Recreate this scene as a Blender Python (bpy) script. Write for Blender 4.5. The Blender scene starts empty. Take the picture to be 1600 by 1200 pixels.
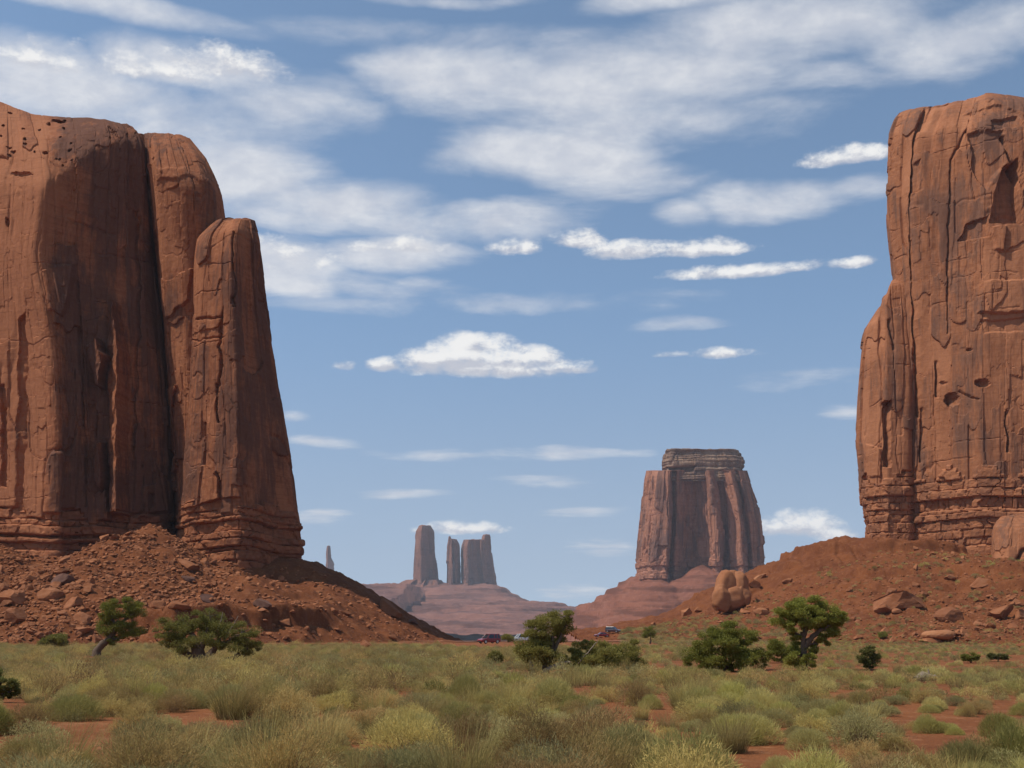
import bpy, math, random
import numpy as np
R = math.radians
scene = bpy.context.scene
COL = scene.collection

# ------------------------------------------------------------------ camera, sky, sun, exposure
F = 1715.0                      # focal length in photo pixels (1600 wide)
PITCH = R(12.015)
EYE = 2.0
cam_d = bpy.data.cameras.new('camera')
cam_d.lens = 36.0 * F / 1600.0
cam_d.sensor_width = 36.0
cam_d.clip_start = 0.5
cam_d.clip_end = 40000
cam = bpy.data.objects.new('camera', cam_d)
cam.location = (0, 0, EYE)
cam.rotation_euler = (R(90) + PITCH, 0, 0)
COL.objects.link(cam)
scene.camera = cam

SUN_EL = R(58.0)
SUN_AZ = math.atan2(-0.972, -0.235)          # from +Y towards +X
S = np.array([math.sin(SUN_AZ) * math.cos(SUN_EL), math.cos(SUN_AZ) * math.cos(SUN_EL), math.sin(SUN_EL)])
sun_d = bpy.data.lights.new('sun', 'SUN')
sun_d.energy = 4.7
sun_d.angle = R(0.53)
sun_d.color = (1.0, 0.955, 0.89)
sun = bpy.data.objects.new('sun', sun_d)
import mathutils
sun.rotation_euler = mathutils.Vector(S).to_track_quat('Z', 'Y').to_euler()
COL.objects.link(sun)

scene.view_settings.view_transform = 'Standard'
scene.view_settings.look = 'None'
scene.view_settings.exposure = -0.22
scene.view_settings.gamma = 1.0
scene.view_settings.use_curve_mapping = False
scene.cycles.max_bounces = 6
scene.cycles.diffuse_bounces = 3
scene.cycles.volume_bounces = 0
scene.cycles.transparent_max_bounces = 16
scene.cycles.use_denoising = True

CP, SP = math.cos(PITCH), math.sin(PITCH)

def ray(px, py):
    u = (px - 800.0) / F; v = (600.0 - py) / F
    return np.array([u, CP - v * SP, SP + v * CP])

def at(px, py, Y):
    d = ray(px, py); t = Y / d[1]
    return np.array([d[0] * t, Y, EYE + d[2] * t])

def project(P):
    P = np.asarray(P, float)
    dx, dy, dz = P[..., 0], P[..., 1], P[..., 2] - EYE
    fc = np.maximum(dy * CP + dz * SP, 1e-6); uc = -dy * SP + dz * CP
    return 800 + F * dx / fc, 600 - F * uc / fc

class NT:
    """small helper to write node trees"""
    def __init__(s, tree):
        s.t = tree; tree.nodes.clear()
    def n(s, kind, **kw):
        nd = s.t.nodes.new(kind)
        for k, v in kw.items(): setattr(nd, k, v)
        return nd
    def put(s, sock, v):
        if isinstance(v, bpy.types.NodeSocket): s.t.links.new(v, sock)
        elif v is not None: sock.default_value = v
    def m(s, op, a, b=None, c=None, clamp=False):
        nd = s.n('ShaderNodeMath', operation=op, use_clamp=clamp)
        s.put(nd.inputs[0], a); s.put(nd.inputs[1], b)
        if c is not None: s.put(nd.inputs[2], c)
        return nd.outputs[0]
    def vm(s, op, a, b=None):
        nd = s.n('ShaderNodeVectorMath', operation=op)
        s.put(nd.inputs[0], a)
        if b is not None: s.put(nd.inputs[1], b)
        return nd.outputs['Value'] if op in ('DOT_PRODUCT', 'LENGTH') else nd.outputs[0]
    def noise(s, vec, scale, detail=4, rough=0.5, dist=0.0, out='Fac'):
        nd = s.n('ShaderNodeTexNoise', noise_dimensions='3D')
        if vec is not None: s.put(nd.inputs['Vector'], vec)
        nd.inputs['Scale'].default_value = scale; nd.inputs['Detail'].default_value = detail
        nd.inputs['Roughness'].default_value = rough; nd.inputs['Distortion'].default_value = dist
        return nd.outputs[out]
    def ss(s, v, a, b, lo=0.0, hi=1.0):
        nd = s.n('ShaderNodeMapRange', interpolation_type='SMOOTHSTEP')
        s.put(nd.inputs['Value'], v)
        for k, x in (('From Min', a), ('From Max', b), ('To Min', lo), ('To Max', hi)): s.put(nd.inputs[k], x)
        return nd.outputs['Result']
    def mix(s, fac, a, b, mode='MIX'):
        nd = s.n('ShaderNodeMix', data_type='RGBA', blend_type=mode)
        s.put(nd.inputs[0], fac)
        for k, v in ((6, a), (7, b)):
            if isinstance(v, (tuple, list)): v = tuple(v) + (1.0,) * (4 - len(v))
            s.put(nd.inputs[k], v)
        return nd.outputs[2]
    def comb(s, x, y, z):
        nd = s.n('ShaderNodeCombineXYZ')
        for k, v in enumerate((x, y, z)): s.put(nd.inputs[k], v)
        return nd.outputs[0]

# ---- world: physical sky, clouds laid over it by direction
w = bpy.data.worlds.new('World'); scene.world = w; w.use_nodes = True
T = NT(w.node_tree)
sky = T.n('ShaderNodeTexSky', sky_type='NISHITA', sun_disc=False)
sky.sun_elevation = SUN_EL; sky.sun_rotation = SUN_AZ
sky.altitude = 1600; sky.air_density = 1.0; sky.dust_density = 0.7; sky.ozone_density = 2.0
hs = T.n('ShaderNodeHueSaturation'); hs.inputs['Hue'].default_value = 0.491
T.put(hs.inputs['Color'], sky.outputs[0])
tc = T.n('ShaderNodeTexCoord'); sx = T.n('ShaderNodeSeparateXYZ'); T.put(sx.inputs[0], tc.outputs['Generated'])
# desert air is clear down to the horizon: look the sky up a little higher than the view, so its dust band stays low
lift = T.m('ADD', T.m('MULTIPLY', T.m('MAXIMUM', sx.outputs[2], 0.0), 0.85), 0.15)
T.put(hs.inputs['Saturation'], T.ss(sx.outputs[2], 0.0, 0.30, 0.68, 0.93)); T.put(hs.inputs['Value'], T.ss(sx.outputs[2], 0.0, 0.30, 1.47, 1.82))
T.put(sky.inputs['Vector'], T.vm('NORMALIZE', T.comb(sx.outputs[0], sx.outputs[1], lift)))
DEG = 180 / math.pi
az = T.m('MULTIPLY', T.m('ARCTAN2', sx.outputs[0], sx.outputs[1]), DEG)
el = T.m('MULTIPLY', T.m('ARCSINE', sx.outputs[2]), DEG)
uv = T.comb(az, el, 0.0)                                   # degrees of azimuth and elevation
# noise that stretches towards the horizon like a real cloud deck
zc = T.m('ADD', T.m('MAXIMUM', sx.outputs[2], 0.0), 0.14)
deck = T.comb(T.m('DIVIDE', sx.outputs[0], zc), T.m('DIVIDE', sx.outputs[1], zc), 0.0)
n1 = T.noise(T.vm('MULTIPLY', deck, (1.0, 1.5, 1)), 3.1, 10, 0.6, 0.25)
n2 = T.noise(T.vm('MULTIPLY', uv, (0.52, 0.85, 1)), 1.0, 8, 0.62, 0.1)
n2s = T.noise(T.vm('ADD', T.vm('MULTIPLY', uv, (0.52, 0.85, 1)), (-0.16, 0.34, 0)), 1.0, 5, 0.6, 0.1)
wob = T.noise(T.vm('MULTIPLY', uv, (0.10, 0.18, 1)), 1.0, 3, 0.5, 0.0, 'Color')
wuv = T.vm('ADD', uv, T.vm('MULTIPLY', T.vm('SUBTRACT', wob, (0.5, 0.5, 0.5)), (3.0, 1.4, 0)))
def angles(px, py):
    d = ray(px, py); d = d / np.linalg.norm(d)
    return math.degrees(math.atan2(d[0], d[1])), math.degrees(math.asin(d[2]))
def blob_field(src, blobs, flat):
    acc = None; tone = None
    for b in blobs:
        px, py, rx, ry, st = b
        a0, e0 = angles(px, py)
        a1, _ = angles(px + rx, py); _, e1 = angles(px, py - ry)
        d = T.vm('MULTIPLY', T.vm('SUBTRACT', src, (a0, e0, 0)), (1 / (a1 - a0), 1 / (e1 - e0), 0))
        if flat:
            sp = T.n('ShaderNodeSeparateXYZ'); T.put(sp.inputs[0], d)
            yy = T.m('ADD', T.m('MAXIMUM', sp.outputs[1], 0.0), T.m('MULTIPLY', T.m('MINIMUM', sp.outputs[1], 0.0), 1.9))
            d = T.comb(sp.outputs[0], yy, 0.0)
        v = T.m('MULTIPLY', T.m('SUBTRACT', 1.0, T.vm('DOT_PRODUCT', d, d)), st)
        if flat:
            tt = T.m('MULTIPLY', T.m('MAXIMUM', v, 0.0), yy)
            tone = tt if tone is None else T.m('ADD', tone, tt)
        v = T.m('MAXIMUM', v, -1.0)
        acc = v if acc is None else (T.m('SMOOTH_MAX', acc, v, 0.25) if not flat else T.m('MAXIMUM', acc, v))
    return acc, tone
veil = [(100,-4,330,26,1.0),(60,112,170,55,1.0),(310,104,170,50,1.05),(200,165,360,62,1.0),(430,160,150,62,.85),
        (390,262,140,58,1.0),(545,318,220,46,1.0),(720,342,230,36,.95),(440,335,110,34,.8),
        (650,105,100,42,.62),(770,125,190,66,.85),(920,135,220,78,.92),(1060,115,220,62,.85),(850,246,215,52,1.0),(1000,190,210,58,.75),
        (960,280,150,38,.6),(1260,45,310,70,1.1),(1460,62,230,70,.95),(1310,104,170,34,.8),(1050,6,170,24,.7),(700,0,160,14,.6),
        (435,412,110,58,1.05),(465,448,70,26,.85),(620,395,130,30,1.0),(600,440,120,20,.6),(1205,308,150,38,.9),(1060,335,60,22,.8),
        (1345,290,70,22,.75),(1250,185,160,40,.35),(870,708,170,10,.55),(870,752,80,10,.36),(650,712,90,8,.36),(500,690,60,10,.4),(500,812,55,12,.62),
        (1250,590,80,18,.45),(1330,637,50,14,.55),(1060,500,80,12,.38),(940,852,55,11,.46),(920,802,70,8,.4),(890,928,60,12,.5),
        (612,774,70,8,.36),(455,650,26,12,.45),(1480,240,100,50,.3),(700,60,260,20,.25),(500,470,200,16,.3),(800,470,300,14,.22)]
cumu = [(760,578,170,30,1.0),(742,556,80,42,1.1),(690,564,62,34,1.0),(815,562,66,30,1.0),(885,578,50,13,.9),(540,573,22,13,.85),(598,574,34,17,.9),
        (1322,247,82,23,1.0),(1105,390,84,24,1.0),(980,395,74,24,1.0),(908,380,54,23,.95),(806,389,46,20,.9),(1170,424,150,17,.9),(1330,414,50,13,.75),
        (1125,553,64,14,.8),(1050,554,44,9,.65),(1255,825,62,34,.95),(1205,830,60,24,.85),(1300,838,40,16,.6),(725,827,72,16,.8),(660,832,26,8,.6),
        (350,102,110,38,.62),(215,108,120,30,.5),(60,95,80,32,.5),(290,90,60,24,.4),(615,385,95,18,.6),(435,400,90,40,.4)]
vf, _ = blob_field(wuv, veil, False)
cuv = T.vm('ADD', uv, T.vm('MULTIPLY', T.vm('SUBTRACT', wob, (0.5, 0.5, 0.5)), (0.9, 0.5, 0)))
cf, tone = blob_field(cuv, cumu, True)
vd = T.ss(T.m('ADD', vf, T.m('MULTIPLY', T.m('SUBTRACT', n1, 0.5), 3.0)), -0.22, 1.15, 0.0, 0.86)
cd = T.ss(T.m('ADD', cf, T.m('MULTIPLY', T.m('SUBTRACT', n2, 0.5), 2.7)), -0.08, 0.95, 0.0, 0.94)
skyc = hs.outputs[0]
vtone = T.ss(n2s, 0.3, 0.75)
col = T.mix(vd, skyc, T.mix(vtone, (7.4, 7.7, 8.5), (9.4, 9.5, 9.8)))
sh = T.m('ADD', T.m('MULTIPLY', tone, 1.1), T.m('MULTIPLY', T.m('SUBTRACT', n2, n2s), 2.4))
ccol = T.mix(T.ss(sh, -0.35, 0.45), (6.6, 6.8, 7.6), (11.0, 10.9, 10.7))
col = T.mix(cd, col, ccol)
bg = T.n('ShaderNodeBackground'); bg.inputs['Strength'].default_value = 0.1
T.put(bg.inputs['Color'], col)
out = T.n('ShaderNodeOutputWorld'); T.put(out.inputs['Surface'], bg.outputs[0])
w.cycles.sampling_method = 'MANUAL'; w.cycles.sample_map_resolution = 512

# ------------------------------------------------------------------ number helpers
def _hash(ix, iy, seed):
    h = (ix.astype(np.int64) * 374761393 + iy.astype(np.int64) * 668265263 + seed * 1442695041) & 0xFFFFFFFF
    h = ((h ^ (h >> 13)) * 1274126177) & 0xFFFFFFFF
    h = ((h ^ (h >> 16)) * 2246822519) & 0xFFFFFFFF
    return ((h ^ (h >> 15)) & 0xFFFFFF) / float(0xFFFFFF)

def vnoise(x, y, seed=0):
    x = np.asarray(x, float); y = np.asarray(y, float)
    ix = np.floor(x); iy = np.floor(y); fx = x - ix; fy = y - iy
    ix = ix.astype(np.int64); iy = iy.astype(np.int64)
    sx = fx * fx * fx * (fx * (fx * 6 - 15) + 10); sy = fy * fy * fy * (fy * (fy * 6 - 15) + 10)
    a = _hash(ix, iy, seed); b = _hash(ix + 1, iy, seed); c = _hash(ix, iy + 1, seed); d = _hash(ix + 1, iy + 1, seed)
    return ((a + (b - a) * sx) * (1 - sy) + (c + (d - c) * sx) * sy) * 2 - 1

def fbm(x, y, oct=4, seed=0, gain=0.5):
    t = 0; amp = 1; tot = 0
    for k in range(oct):
        t = t + amp * vnoise(np.asarray(x) * 2 ** k + 17.3 * k, np.asarray(y) * 2 ** k - 9.1 * k, seed + 31 * k)
        tot += amp; amp *= gain
    return t / tot * 1.35

def sstep(v, a, b):
    t = np.clip((v - a) / (b - a), 0, 1); return t * t * (3 - 2 * t)

def gsmooth(a, sigma, axis, wrap=False):
    r = int(max(1, round(sigma * 3)))
    k = np.exp(-0.5 * (np.arange(-r, r + 1) / max(sigma, 1e-3)) ** 2); k /= k.sum()
    p = [(0, 0)] * a.ndim; p[axis] = (r, r)
    b = np.pad(a, p, mode='wrap' if wrap else 'edge')
    o = np.zeros_like(a)
    for i, wgt in enumerate(k):
        sl = [slice(None)] * a.ndim; sl[axis] = slice(i, i + a.shape[axis]); o += wgt * b[tuple(sl)]
    return o

def in_poly(px, py, poly):
    ins = np.zeros(np.shape(px), bool); n = len(poly)
    for i in range(n):
        x1, y1 = poly[i]; x2, y2 = poly[(i + 1) % n]
        if y1 == y2: continue
        c = ((y1 > py) != (y2 > py)) & (px < (x2 - x1) * (py - y1) / (y2 - y1) + x1)
        ins ^= c
    return ins

def line_dist(px, py, pts, closed=False):
    d = np.full(np.shape(px), 1e9); n = len(pts)
    for i in range(n if closed else n - 1):
        x1, y1 = pts[i]; x2, y2 = pts[(i + 1) % n]
        vx, vy = x2 - x1, y2 - y1; L = vx * vx + vy * vy + 1e-9
        t = np.clip(((px - x1) * vx + (py - y1) * vy) / L, 0, 1)
        d = np.minimum(d, np.hypot(px - x1 - t * vx, py - y1 - t * vy))
    return d

# ------------------------------------------------------------------ object helpers
def mesh_np(name, verts, faces, mat=None, parent=None, smooth=True, attrs=None, link=True):
    verts = np.asarray(verts, np.float32)
    me = bpy.data.meshes.new(name)
    me.vertices.add(len(verts)); me.vertices.foreach_set('co', verts.ravel())
    fl = [np.asarray(f, np.int32) for f in (faces if isinstance(faces, list) else [faces]) if len(f)]
    nl = sum(f.size for f in fl); nf = sum(len(f) for f in fl)
    me.loops.add(nl); me.loops.foreach_set('vertex_index', np.concatenate([f.ravel() for f in fl]))
    me.polygons.add(nf)
    tot = np.concatenate([np.full(len(f), f.shape[1], np.int32) for f in fl])
    st = np.concatenate([[0], np.cumsum(tot)[:-1]]).astype(np.int32)
    me.polygons.foreach_set('loop_start', st); me.polygons.foreach_set('loop_total', tot)
    me.polygons.foreach_set('use_smooth', np.full(nf, smooth, bool))
    for k, v in (attrs or {}).items():
        a = me.attributes.new(k, 'FLOAT', 'POINT'); a.data.foreach_set('value', np.asarray(v, np.float32))
    me.update(); me.validate()
    if mat: me.materials.append(mat)
    o = bpy.data.objects.new(name, me)
    if link: COL.objects.link(o)
    if parent: o.parent = parent
    return o

def grid_faces(nr, nc, wrap=False):
    r = np.arange(nr - 1)[:, None]; c = np.arange(nc if wrap else nc - 1)[None, :]
    c2 = (c + 1) % nc
    return np.stack([r * nc + c, r * nc + c2, (r + 1) * nc + c2, (r + 1) * nc + c], -1).reshape(-1, 4)

def tag(o, label=None, cat=None, group=None, kind=None):
    if label: o['label'] = label
    if cat: o['category'] = cat
    if group: o['group'] = group
    if kind: o['kind'] = kind
    return o

def thing(name, loc, label, cat, group=None):
    o = bpy.data.objects.new(name, None); o.location = loc; COL.objects.link(o)
    return tag(o, label, cat, group)

def keep_place(child, parent):
    """child mesh is in world coordinates: sit it under its thing without moving it"""
    child.parent = parent
    child.matrix_parent_inverse = mathutils.Matrix.Translation(-mathutils.Vector(parent.location))

# ------------------------------------------------------------------ materials
def new_mat(name, rough=0.9, spec=0.15):
    m = bpy.data.materials.new(name); m.use_nodes = True
    t = NT(m.node_tree)
    b = t.n('ShaderNodeBsdfPrincipled'); o = t.n('ShaderNodeOutputMaterial')
    b.inputs['Roughness'].default_value = rough
    b.inputs['Specular IOR Level'].default_value = spec
    t.put(o.inputs['Surface'], b.outputs[0])
    return m, t, b

def bump(t, b, h, dist, strength=1.0):
    nd = t.n('ShaderNodeBump'); nd.inputs['Distance'].default_value = dist; nd.inputs['Strength'].default_value = strength
    t.put(nd.inputs['Height'], h); t.put(b.inputs['Normal'], nd.outputs[0])

def rock_mat(name, base, pale, varnish, k=1.0, vamt=0.76, bmp=0.25):
    """sandstone: k scales the pattern (1 = near butte in metres)"""
    m, t, b = new_mat(name, 0.92, 0.1)
    g = t.n('ShaderNodeNewGeometry').outputs['Position']
    def P(x, z): return t.vm('MULTIPLY', g, (x * k, x * k, z * k))
    at_ = t.n('ShaderNodeAttribute', attribute_name='tone').outputs['Fac']
    bd = t.n('ShaderNodeAttribute', attribute_name='band').outputs['Fac']
    streak = t.noise(P(0.55, 0.022), 1.0, 5, 0.62, 0.3)
    fine = t.noise(P(2.2, 0.10), 1.0, 4, 0.6, 0.2)
    patch = t.noise(P(0.075, 0.045), 1.0, 4, 0.55, 0.6)
    mott = t.noise(P(0.7, 0.9), 1.0, 6, 0.65, 0.2)
    strata = t.noise(P(0.012, 0.85), 1.0, 5, 0.6, 0.15)
    c = t.mix(t.ss(mott, 0.3, 0.72), base, pale)
    c = t.mix(t.m('MULTIPLY', t.ss(strata, 0.42, 0.66), 0.35), c, tuple(x * 0.72 for x in base))
    va = t.m('ADD', t.m('ADD', t.m('MULTIPLY', streak, 0.75), t.m('MULTIPLY', patch, 0.85)), t.m('MULTIPLY', fine, 0.25))
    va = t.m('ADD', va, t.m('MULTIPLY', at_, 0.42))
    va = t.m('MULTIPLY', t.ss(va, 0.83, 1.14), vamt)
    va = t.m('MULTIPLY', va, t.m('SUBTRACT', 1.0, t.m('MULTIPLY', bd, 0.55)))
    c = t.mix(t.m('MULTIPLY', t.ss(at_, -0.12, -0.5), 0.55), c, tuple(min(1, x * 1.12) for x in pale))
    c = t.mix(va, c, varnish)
    bl = t.noise(P(0.05, 3.2), 1.0, 3, 0.6, 0.05)
    c = t.mix(t.m('MULTIPLY', t.ss(bl, 0.57, 0.66), 0.35), c, tuple(x * 0.5 for x in base))
    t.put(b.inputs['Base Color'], c)
    h = t.m('ADD', t.noise(P(0.9, 0.7), 1.0, 8, 0.68), t.m('MULTIPLY', t.noise(P(2.5, 0.18), 1.0, 4, 0.6), 0.35))
    bump(t, b, h, bmp * 0.9 / k)
    return m

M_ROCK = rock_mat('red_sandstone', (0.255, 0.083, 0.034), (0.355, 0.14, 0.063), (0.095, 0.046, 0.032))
M_ROCK_R = rock_mat('brown_sandstone', (0.295, 0.107, 0.046), (0.375, 0.155, 0.073), (0.14, 0.072, 0.048))
M_MITTEN = rock_mat('purple_sandstone', (0.31, 0.122, 0.066), (0.39, 0.175, 0.105), (0.11, 0.066, 0.055), 0.25, 0.7, 0.3)
M_CAP = rock_mat('pale_caprock', (0.20, 0.11, 0.07), (0.29, 0.19, 0.125), (0.085, 0.05, 0.04), 0.3, 0.6, 0.3)
M_FAR = rock_mat('far_sandstone', (0.215, 0.085, 0.05), (0.29, 0.13, 0.082), (0.12, 0.075, 0.065), 0.12, 0.6, 0.3)

def soil_mat(name, base, dark, pale, scale=1.0, strata=0.0, green=None):
    m, t, b = new_mat(name, 0.95, 0.08)
    g = t.n('ShaderNodeNewGeometry').outputs['Position']
    n1 = t.noise(g, 0.16 * scale, 5, 0.6, 0.3); n2 = t.noise(g, 1.3 * scale, 6, 0.7); n3 = t.noise(g, 6.5 * scale, 4, 0.7)
    c = t.mix(t.ss(n1, 0.35, 0.66), base, dark)
    c = t.mix(t.m('MULTIPLY', t.ss(n2, 0.55, 0.75), 0.55), c, pale)
    c = t.mix(t.m('MULTIPLY', t.ss(n3, 0.56, 0.72), 0.45), c, tuple(x * 0.55 for x in dark))
    vo = t.n('ShaderNodeTexVoronoi', feature='F1'); vo.inputs['Scale'].default_value = 1.9 * scale; t.put(vo.inputs['Vector'], g)
    c = t.mix(t.m('MULTIPLY', t.ss(vo.outputs['Distance'], 0.26, 0.14), 0.5), c, t.mix(n2, pale, tuple(min(1, x * 1.25) for x in pale)))
    n4 = t.noise(g, 0.55 * scale, 5, 0.75)
    c = t.mix(t.m('MULTIPLY', t.ss(n4, 0.52, 0.68), 0.5), c, pale); c = t.mix(t.m('MULTIPLY', t.ss(n4, 0.46, 0.34), 0.6), c, tuple(x * 0.7 for x in dark))
    if strata:
        s = t.noise(t.vm('MULTIPLY', g, (0.004, 0.004, strata)), 1.0, 4, 0.6, 0.1)
        c = t.mix(t.m('MULTIPLY', t.ss(s, 0.5, 0.58), 0.7), c, tuple(x * 0.55 for x in dark))
    if green is not None: c = green(t, g, c)
    t.put(b.inputs['Base Color'], c)
    bump(t, b, t.m('ADD', t.m('MULTIPLY', n2, 0.6), t.m('MULTIPLY', n3, 0.3)), 0.25 / scale)
    if green is not None:                                                            # plain beyond the crest: no pebble relief
        sp = t.n('ShaderNodeSeparateXYZ'); t.put(sp.inputs[0], g)
        [n for n in t.t.nodes if n.type == 'BUMP'][0].inputs['Strength'].default_value = 1
        t.put([n for n in t.t.nodes if n.type == 'BUMP'][0].inputs['Strength'], t.ss(sp.outputs[1], 600, 250))
    return m

def plain_green(t, g, c):
    sp = t.n('ShaderNodeSeparateXYZ'); t.put(sp.inputs[0], g)
    n = t.noise(t.vm('MULTIPLY', g, (0.002, 0.0009, 0)), 1.0, 6, 0.62, 0.4)
    far = t.ss(sp.outputs[1], 900, 1800)
    nn = t.noise(t.vm('MULTIPLY', g, (0.03, 0.012, 0)), 1.0, 4, 0.6)
    f = t.m('MULTIPLY', far, t.ss(n, 0.42, 0.56))
    c = t.mix(f, c, t.mix(nn, (0.11, 0.12, 0.075), (0.21, 0.17, 0.105)))
    return c
M_SOIL = soil_mat('red_soil', (0.24, 0.088, 0.033), (0.185, 0.064, 0.025), (0.31, 0.145, 0.068), 1.0, 0, plain_green)
M_TALUS = soil_mat('talus_soil', (0.185, 0.061, 0.022), (0.135, 0.043, 0.017), (0.26, 0.11, 0.05), 0.8)
M_FARTALUS = soil_mat('far_talus', (0.25, 0.092, 0.052), (0.18, 0.066, 0.04), (0.29, 0.13, 0.082), 0.06, 0.055)
M_FARPLAT = soil_mat('far_slopes', (0.25, 0.108, 0.074), (0.165, 0.076, 0.058), (0.30, 0.15, 0.105), 0.03, 0.04)

# ------------------------------------------------------------------ cliffs: a net of ribs lofted to a closed wall, then weathered
def strata_cuts(zlo, zhi, lo, hi, seed):
    rng = random.Random(seed); z = zlo; cuts = []
    while z < zhi:
        cuts.append(z); z += rng.uniform(lo, hi)
    return np.array(cuts + [zhi + 1])

def cliff(name, D, ribs, mat, du=0.3, dv=0.3, thick=40, seed=1, amp=1.0, k=1.0, band_z=None, band_h=14, layers=(0.7, 2.9),
          feats=(), cracks=(), pits=(), sm=2.0, smv=2.5, crack_amp=1.0, strat_all=0.0, dome=1.5, extra=None, ampf=None):
    """ribs: left to right, each [(px, py, depth offset) from foot to crest]; k stretches the weathering pattern"""
    A = np.array([[at(px, py, D + off) for px, py, off in r] for r in ribs])          # ribs, levels, 3
    back = []
    for j in (-1, 0):
        b = A[j].copy(); b[:, 1] += thick
        k_ = b[:, 1] / A[j][:, 1]; ctr = A[:, :, 0].mean(0)         # keep the far corners hidden behind the near ones
        b[:, 0] = np.maximum(b[:, 0], b[:, 0] * k_) if j == 0 else np.minimum(b[:, 0], b[:, 0] * k_)
        b[:, 0] = b[:, 0] * 0.96 + ctr * 0.04
        back.append(b)
    A = np.concatenate([A, np.array(back)], 0)
    nR = len(A)
    # heights
    seg = np.linalg.norm(np.diff(A, axis=1), axis=2).mean(0); L = np.concatenate([[0], np.cumsum(seg)])
    nr = max(8, int(L[-1] / dv)); t = np.linspace(0, L[-1], nr)
    B = np.stack([[np.interp(t, L, A[r, :, c]) for c in range(3)] for r in range(nR)])   # R,3,nr
    B = gsmooth(B, smv / dv, 2)
    # around
    idx = []
    for r in range(nR):
        nx = (r + 1) % nR
        ln = np.linalg.norm(A[r] - A[nx], axis=1).mean()
        n = max(2, int(ln / (du if r < nR - 3 else du * 3)))
        idx.append(r + np.arange(n) / n)
    u = np.concatenate(idx); i0 = np.floor(u).astype(int) % nR; f = (u - np.floor(u))[:, None, None]
    G = B[i0] * (1 - f) + B[(i0 + 1) % nR] * f                                         # nc,3,nr
    G = gsmooth(G, sm / du, 0, True).transpose(2, 0, 1)                                # nr,nc,3
    nc = G.shape[1]
    mid = G[nr // 2]; al = np.concatenate([[0], np.cumsum(np.linalg.norm(np.diff(mid, axis=0), axis=1))])
    a = np.broadcast_to(al[None, :], (nr, nc)); z = G[..., 2]
    gu = np.roll(G, -1, 1) - np.roll(G, 1, 1); gv = np.gradient(G, axis=0)
    N = np.cross(gu, gv); N /= np.linalg.norm(N, axis=2, keepdims=True) + 1e-9
    px, py = project(G)
    front = sstep(-N[..., 1], -0.55, 0.1)
    a_, z_ = a / k, z / k
    wx = fbm(a_ / 9, z_ / 26, 3, seed + 5) * 2.2
    d = fbm((a_ + wx) / 8.5, z_ / 70, 3, seed) * 1.5
    def plates(w, h, amp_, sd):
        """joint-bounded slabs: columns of uneven width, each broken at its own heights, every face turned a little its own way"""
        wv = 0.20 * vnoise(a_ / (w * 2.2), z_ / (h * 1.6), sd) + 0.04 * vnoise(a_ / (w * .3), z_ / (h * .12), sd + 1)
        cu = a_ / w + 1.1 * vnoise(a_ / (w * 3.1), z_ * 0 + 0.5, sd + 2) + wv
        ci = np.floor(cu); cf = cu - ci; c_ = ci.astype(np.int64)
        hh = h * (0.45 + 1.3 * _hash(c_, c_ * 0 + 1, sd + 3))
        cz = z_ / hh + 7 * _hash(c_, c_ * 0 + 2, sd + 4) + 0.06 * vnoise(a_ / (w * .35), z_ / (h * .5), sd + 5) - 0.05 * (2 * cf - 1) ** 2 + 0.12 * (_hash(c_, c_ * 0 + 4, sd + 10) - .5) * cf
        ri = np.floor(cz); rf = cz - ri; r_ = ri.astype(np.int64)
        o = _hash(c_, r_, sd + 6); tl = _hash(c_, r_, sd + 7) - .5; tz = _hash(c_, r_, sd + 8) - .5
        g = np.minimum(cf, 1 - cf) * w; gz = np.minimum(rf, 1 - rf) * hh
        jt = _hash(c_, c_ * 0 + 5, sd + 9)
        return amp_ * (o - .5) + amp_ * 1.1 * tl * (cf - .5) + amp_ * .8 * tz * (rf - .5) - 0.28 * amp_ * jt * np.exp(-(g / .2) ** 2) - 0.12 * amp_ * np.exp(-(gz / .2) ** 2), o
    p1, o1 = plates(7.5, 34, 1.9, seed + 300); p2, o2 = plates(3.1, 15, 0.85, seed + 320); p3, o3 = plates(1.5, 5.0, 0.38, seed + 340)
    calm = sstep(vnoise(a_ / 13, z_ / 24, seed + 360), -0.45, 0.25)
    d = d + p1 + p2 * (0.35 + 0.65 * calm) + p3 * calm
    tone = o1 * 0.7 + (o2 - .5) * 0.35 + fbm(a_ / 14, z_ / 18, 2, seed + 8) * 0.4 - 0.40
    r1 = np.abs(vnoise((a_ + wx * 0.7) / 10, z_ / 95, seed + 31) + 0.04 * vnoise(a_ / 2, z_ / 5, seed + 32))
    ck = np.exp(-(r1 / 0.026) ** 2) * sstep(vnoise(a_ / 16, z_ / 34, seed + 33), -0.25, 0.15)
    r2 = np.abs(vnoise((a_ + wx * 0.5) / 4.5, z_ / 50, seed + 41) + 0.05 * vnoise(a_ / 1.3, z_ / 3.5, seed + 42))
    ck2 = np.exp(-(r2 / 0.05) ** 2) * sstep(vnoise(a_ / 9, z_ / 16, seed + 43), 0.0, 0.3)
    d = d - crack_amp * (1.2 * ck + 0.45 * ck2)
    h1 = np.abs(vnoise(a_ / 34, z_ / 7.5, seed + 51) + 0.06 * vnoise(a_ / 3, z_ / 2, seed + 52))
    d = d - 0.55 * np.exp(-(h1 / 0.04) ** 2) * sstep(vnoise(a_ / 8, z_ / 9, seed + 53), 0.15, 0.4)
    d = d + fbm(a_ / 1.4, z_ / 3.2, 3, seed + 61) * 0.14
    tf = np.linspace(0, 1, nr)[:, None]
    d = (d - (d * front).sum() / front.sum()) * (1 - 0.55 * sstep(tf, 0.86, 0.97))
    d = d * amp * k * (ampf(px, py) if ampf else 1)
    band = np.zeros_like(d)
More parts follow.
